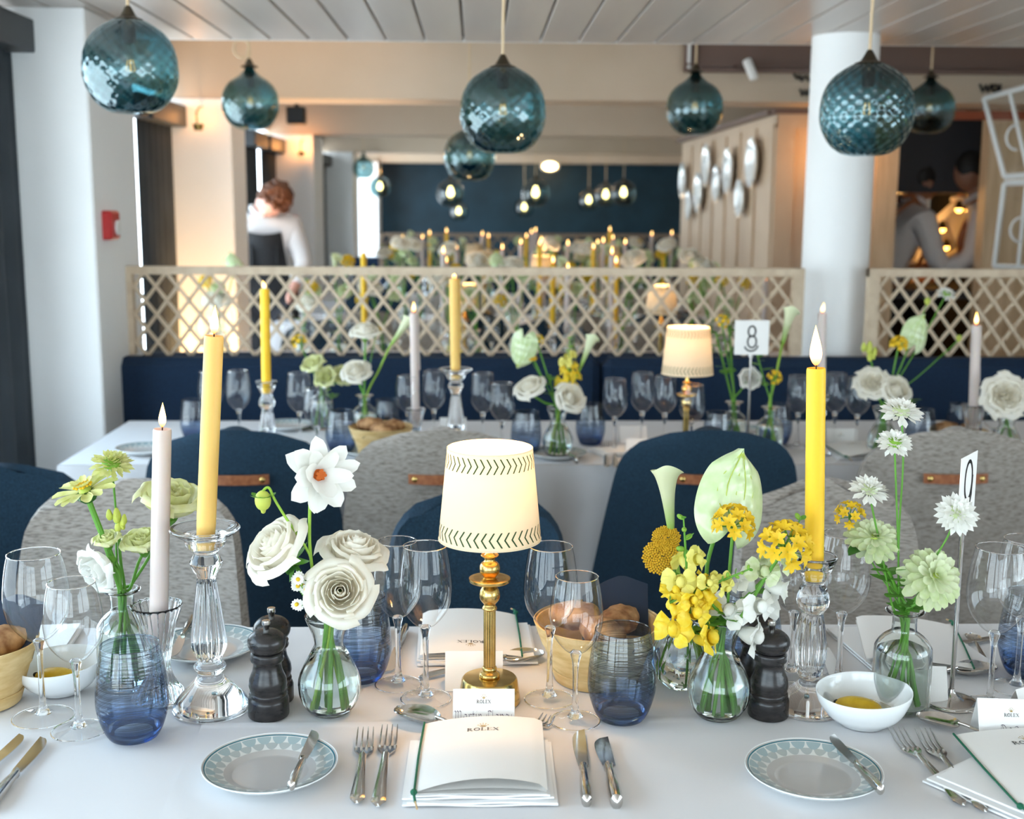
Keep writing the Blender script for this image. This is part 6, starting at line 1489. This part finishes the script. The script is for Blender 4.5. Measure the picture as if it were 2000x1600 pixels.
for i, (px, py) in enumerate(FL):
    r = 5 if py < 463 else 4 if py < 487 else 3
    y0, y1 = ROWS[r]; Y = rnd.uniform(y0+.15, y1-.15); top = at(px, py+6, Y)
    if r == 3 and px < 720: Y = 5.2; top = at(px, py+6, Y)
    mm = M['cream_candle'] if i % 3 else M['yellow_candle']
    hh = .10 if i % 2 else .16
    (candlestick_flared if i % 2 else candlestick_mid)((top.x, Y, TAB+.0006), 'glass holder of the %s far candle from the left' % ORD[i], 'holders of the far candles', sc=.78)
    candle((top.x, Y, TAB+.0006+(.055 if i % 2 else .139)), top, 'far lit candle beyond the trellis, %s flame from the left' % ORD[i], mm, .025, 'far candles beyond the trellis', fl=1.0, far=True)
# lamps beyond
for (px, py, Y, lab) in ((907, 555, 5.6, 'lit lamp seen through the trellis behind the ochre candle'), (1293, 558, 5.25, 'lit lamp seen through the trellis left of the second lamp'), (1058, 500, 7.3, 'lit lamp shade just above the trellis rail, centre'), (1190, 480, 7.4, 'lit lamp shade above the trellis rail, right of centre'), (925, 478, 9.2, 'small far lamp shade above the rail, left of centre'), (946, 492, 7.5, 'far lamp shade beside a smaller one, left of centre'), (1138, 470, 9.2, 'faint far lamp shade before the dark trellis'), (1096, 522, 7.1, 'lit lamp shade cut by the trellis rail')):
    c = at(px, py, Y); H = c.z-TAB; t = table_lamp((c.x, Y, TAB+.0006), lab, energy=2.4, light=(Y < 5.7 or px == 1058)); k = H/.357; t.scale = (1, 1, min(max(k, .85), 1.35))
# glasses beyond
i = 0
for (px, yt, Y) in ((400, 620, 5.3), (421, 632, 5.15), (440, 640, 5.4), (560, 625, 5.3), (600, 640, 5.2), (690, 635, 5.4), (780, 640, 5.3), (850, 625, 5.3), (960, 625, 5.2), (1000, 640, 5.4), (1080, 590, 5.6), (1125, 630, 5.2), (1190, 640, 5.3), (1240, 640, 5.4), (1330, 640, 5.3), (1370, 630, 5.2), (640, 590, 5.6)):
    c = at(px, yt, Y); wine_glass((c.x, Y, TAB+.0006), 'wine glass beyond the trellis, %s from the left' % ORD[sorted([400, 421, 440, 560, 600, 690, 780, 850, 960, 1000, 1080, 1125, 1190, 1240, 1330, 1370, 640]).index(px)], .21, .072, 'wine glasses beyond the trellis', far=True)
# bouquets beyond: a bottle vase with stems each
rnd = random.Random(23); bi = 0
SP = [(430, 610, 5.3), (590, 600, 5.3), (660, 590, 5.3), (745, 600, 5.4), (760, 470, 9.2), (790, 500, 7.2), (820, 495, 7.4), (900, 480, 9.2), (930, 600, 5.4), (985, 500, 7.3), (1010, 600, 5.3), (1035, 470, 9.2), (1070, 455, 9.3), (1095, 500, 7.3), (1120, 590, 5.3), (1155, 500, 7.3), (1215, 600, 5.4), (1235, 490, 7.3), (1260, 470, 9.2), (1285, 500, 7.2), (1390, 590, 5.3), (1430, 570, 5.4), (1210, 480, 9.2), (775, 490, 9.0), (850, 490, 9.1), (870, 500, 7.3), (955, 480, 9.2), (1050, 500, 7.4), (1130, 485, 9.1), (1180, 500, 7.2), (1305, 490, 9.2), (1350, 600, 5.5), (880, 600, 5.3)]
KINDS = [('anth', .055), ('lis', .035), ('sprig', .045), ('rose', .036), ('snapy', .022), ('calla', .032), ('allium', .028), ('peony', .042), ('sprig', .05), ('zinnia', .035)]
NMK = {'anth': 'pale anthurium', 'lis': 'cream lisianthus', 'sprig': 'leafy green stem', 'rose': 'ivory rose', 'snapy': 'yellow snapdragon', 'calla': 'pale calla lily', 'allium': 'golden allium', 'peony': 'cream peony', 'zinnia': 'pale zinnia'}
for bi, (px, py, Y) in enumerate(sorted(SP)):
    c = at(px, py, Y); v = (c.x, Y, TAB+.0006)
    bottle_vase(v, 'bottle vase of the %s far bouquet from the left' % ORD[bi], 'vases of the far bouquets', far=True)
    items = []
    for k in range(4):
        kd, R = KINDS[(bi*3+k*3+bi//3) % len(KINDS)]
        s = 2400/Y
        h = rnd.uniform(.24, .44)
        d = (rnd.uniform(-.4, .4), -.6, .8)
        hp = Vector((c.x+rnd.uniform(-.09, .09), Y, TAB+h))
        lab = '%s in the %s far bouquet from the left' % (NMK[kd], ORD[bi])
        base = (v[0]+.006*cos(k*2), v[1]+.006*sin(k*2), v[2]+.012)
        flower(kd, base, hp, d, lab, R*1.15, var=k, group='flowers in the far bouquets', far=True, srad=.003, pts=curve([base, (v[0], v[1], v[2]+.128), tuple(hp)], 4))

# ================================================================== people
def skin_mesh(name, V, E, R, m, sub=2, root=0):
    me_ = bpy.data.meshes.new(name); me_.from_pydata(V, E, []); me_.materials.append(m)
    o = bpy.data.objects.new(name, me_); COL.objects.link(o)
    md = o.modifiers.new('skin', 'SKIN'); md.use_smooth_shade = True
    for i, r in enumerate(R):
        me_.skin_vertices[0].data[i].radius = r if isinstance(r, tuple) else (r, r)
        me_.skin_vertices[0].data[i].use_root = (i == root)
    s = o.modifiers.new('sub', 'SUBSURF'); s.levels = sub; s.render_levels = sub
    dg = bpy.context.evaluated_depsgraph_get(); nm = bpy.data.meshes.new_from_object(o.evaluated_get(dg)); nm.materials.clear(); nm.materials.append(m)
    bpy.data.objects.remove(o, do_unlink=True)
    nm.polygons.foreach_set('use_smooth', [True]*len(nm.polygons)); return nm
def head_mesh(m):
    b = MB()
    def f(d):
        k = 1.0
        if d[2] < 0: k *= 1-.20*(-d[2])**1.6*(1 if d[1] > -.2 else .7)
        k *= 1+.16*max(0, -d[1]-.82)*5*max(0, 1-abs(d[2]+.12)*4)*max(0, 1-abs(d[0])*4.5)
        return k
    b.sph((0, 0, 0), (.074, .096, .116), 28, 20, fn=f)
    b.sph((0, -.098, -.018), (.011, .016, .020), 10, 8)
    for s in (-1, 1): b.sph((s*.073, .01, -.008), (.008, .016, .028), 8, 8)
    b.tube([(0, .02, -.08), (0, .035, -.16)], [.052, .056], 14)
    return b.mesh('head', m)
def person(label, loc, rz, shirt, skinm, hairm, lean, head_at, head_rot, arms, straps=True, apron=True, curly=False):
    t = thing('person', label, 'person', loc, rz)
    # facing -y ; pelvis at z .95 ; torso leans forward by `lean`
    pv = Vector((0, 0, .95)); ch = pv+Vector((0, -sin(lean)*.34, cos(lean)*.34)); sh = pv+Vector((0, -sin(lean)*.48, cos(lean)*.48)); nk = sh+Vector((0, -sin(lean*1.2)*.09, cos(lean*1.2)*.09))
    hd = nk+Vector(head_at)
    # body: one continuous figure
    V = [pv, pv+(ch-pv)*.5, ch, sh, nk, nk+(hd-nk)*.45]; E = [(0, 1), (1, 2), (2, 3), (3, 4), (4, 5)]; R = [(.12, .08), (.11, .075), (.12, .08), (.085, .06), (.052, .052), (.050, .054)]
    for s, (el, wr) in zip((-1, 1), arms):
        i = len(V); V += [sh+Vector((s*.17, 0, -.03)), sh+Vector(el), sh+Vector(wr), sh+Vector(wr)+(Vector(wr)-Vector(el)).normalized()*.09]; E += [(3, i), (i, i+1), (i+1, i+2), (i+2, i+3)]; R += [.05, .042, .031, (.036, .018)]
    for s in (-1, 1):
        i = len(V); V += [pv+Vector((s*.095, 0, -.06)), Vector((s*.10, -.02, .49)), Vector((s*.10, .02, .08)), Vector((s*.10, -.10, .035))]; E += [(0, i), (i, i+1), (i+1, i+2), (i+2, i+3)]; R += [.092, .062, .042, (.042, .032)]
    part('body', skin_mesh('body', [tuple(v) for v in V], E, R, skinm), t)
    V2 = [pv+Vector((0, 0, -.04)), pv+(ch-pv)*.5, ch, sh, sh+(nk-sh)*.6]; E2 = [(0, 1), (1, 2), (2, 3), (3, 4)]; R2 = [(.165, .12), (.155, .115), (.175, .125), (.135, .10), (.066, .066)]
    for s, (el, wr) in zip((-1, 1), arms):
        i = len(V2); w = Vector(el).lerp(Vector(wr), .8); V2 += [sh+Vector((s*.17, 0, -.03)), sh+Vector(el), sh+w]; E2 += [(3, i), (i, i+1), (i+1, i+2)]; R2 += [.080, .060, .046]
    part('shirt', skin_mesh('shirt', [tuple(v) for v in V2], E2, R2, shirt), t)
    V3 = [pv, pv+Vector((.095, 0, -.08)), Vector((.10, -.02, .49)), Vector((.10, .02, .1)), pv+Vector((-.095, 0, -.08)), Vector((-.10, -.02, .49)), Vector((-.10, .02, .1))]
    part('trousers', skin_mesh('trousers', [tuple(v) for v in V3], [(0, 1), (1, 2), (2, 3), (0, 4), (4, 5), (5, 6)], [(.165, .12), .105, .075, .062, .105, .075, .062], M['trouser']), t)
    hq = Euler(head_rot).to_quaternion()
    hp = part('head', me(('head', skinm.name), lambda: head_mesh(skinm)), t, hd, hq)
    for s in (-1, 1): part('eye', me('eye_', lambda: MB().sph((0, 0, 0), (.011, .006, .006), 8, 6).mesh('eye_', M['ink'])), hp, (s*.030, -.083, .008))
    part('mouth', me('mouth_', lambda: MB().sph((0, 0, 0), (.020, .006, .006), 8, 6).mesh('mouth_', M['leather'])), hp, (0, -.076, -.062))
    def hair():
        b = MB(); r2 = random.Random(4)
        b.sph((0, .018, .028), (.084, .098, .104), 22, 16, fn=lambda d: (1 if d[2] > -.25 or d[1] > .25 else .75)*(1+.03*sin(d[0]*14)*sin(d[1]*13)))
        if curly:
            for i in range(150):
                th = r2.uniform(0, 1.75); ph = r2.uniform(0, 2*pi); d = Vector((sin(th)*cos(ph), sin(th)*sin(ph), cos(th)))
                if d.y < -.55 and d.z < .35: continue
                p = Vector((0, .012, .03))+Vector((d.x*.090, d.y*.102, d.z*.108)); b.sph(p, r2.uniform(.014, .024), 6, 5)
        return b.mesh('hair', hairm)
    part('hair', me(('hair', hairm.name), hair), hp)
    part('collar', MB().tube([(.072*cos(a), .07*sin(a)+.005, .012*cos(2*a)) for a in [i*2*pi/16 for i in range(17)]], .016, 8).mesh('collar', M['shirt']), t, nk+Vector((0, 0, -.01)), Euler((lean, 0, 0)).to_quaternion())
    fw = Vector((0, -cos(lean), -sin(lean)))
    if straps:
        for s in (-1, 1):
            pts = [sh+Vector((s*.085, 0, .06))+fw*-.10, sh+Vector((s*.085, 0, .085)), ch+fw*.135+Vector((s*.08, 0, .06)), ch+fw*.140+Vector((s*.075, 0, -.06)), pv+fw*.135+Vector((s*.09, 0, .05))]
            part('strap', MB().tube(curve(pts, 5), .014, 8, flat=.35).mesh('strap_', M['apron' if apron else 'leather']), t)
            pts = [sh+Vector((s*.085, 0, .085)), sh-fw*.10+Vector((s*.07, 0, -.02)), ch-fw*.145+Vector((s*.02, 0, -.05)), pv-fw*.13]
            part('strap', MB().tube(curve(pts, 5), .014, 8, flat=.35).mesh('strap_', M['apron' if apron else 'leather']), t)
    if apron:
        def ap(u, v):
            s = u*2-1; p = pv.lerp(ch, v*1.34) if v > 0 else pv; w = .17-.07*v
            return (s*w, p.y+(fw*(.150-.04*s*s)).y, p.z+(fw*(.15-.04*s*s)).z)
        part('apron_bib', MB().shell(ap, 10, 10, -.004).mesh('apron_bib', M['apron']), t)
        part('apron_skirt', MB().shell(lambda u, v: ((u*2-1)*.20, -.15-.02*sin(u*9)+.06*(u*2-1)**2, .42+v*.56), 16, 6, -.004).mesh('apron_skirt', M['apron']), t)
    return t
AR = [((-.24, -.06, -.28), (-.20, -.30, -.34)), ((.24, -.06, -.28), (.20, -.30, -.34))]
hd_ = at(505, 400, 7.15)
person('waiter with auburn curly hair bowing his head, in white shirt and black apron', (hd_.x-.02, 7.45, 0), .15, M['shirt'], M['skin'], M['hair_auburn'], .34, (0.055, -.10, .035), (.95, .62, .1),
       [((-.24, -.02, -.26), (-.16, -.22, -.42)), ((.24, -.02, -.26), (.16, -.22, -.42))], curly=True).scale = (.95, .95, .945)
k1 = at(1788, 380, 7.0)
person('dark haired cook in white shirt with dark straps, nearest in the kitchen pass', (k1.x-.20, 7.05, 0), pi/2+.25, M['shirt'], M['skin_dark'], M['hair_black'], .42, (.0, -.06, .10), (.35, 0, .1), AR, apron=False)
k2 = at(1838, 380, 7.75)
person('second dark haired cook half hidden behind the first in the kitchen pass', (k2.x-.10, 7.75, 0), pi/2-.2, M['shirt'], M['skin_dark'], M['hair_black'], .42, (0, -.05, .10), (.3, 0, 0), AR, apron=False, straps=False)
k3 = at(1928, 400, 7.0)
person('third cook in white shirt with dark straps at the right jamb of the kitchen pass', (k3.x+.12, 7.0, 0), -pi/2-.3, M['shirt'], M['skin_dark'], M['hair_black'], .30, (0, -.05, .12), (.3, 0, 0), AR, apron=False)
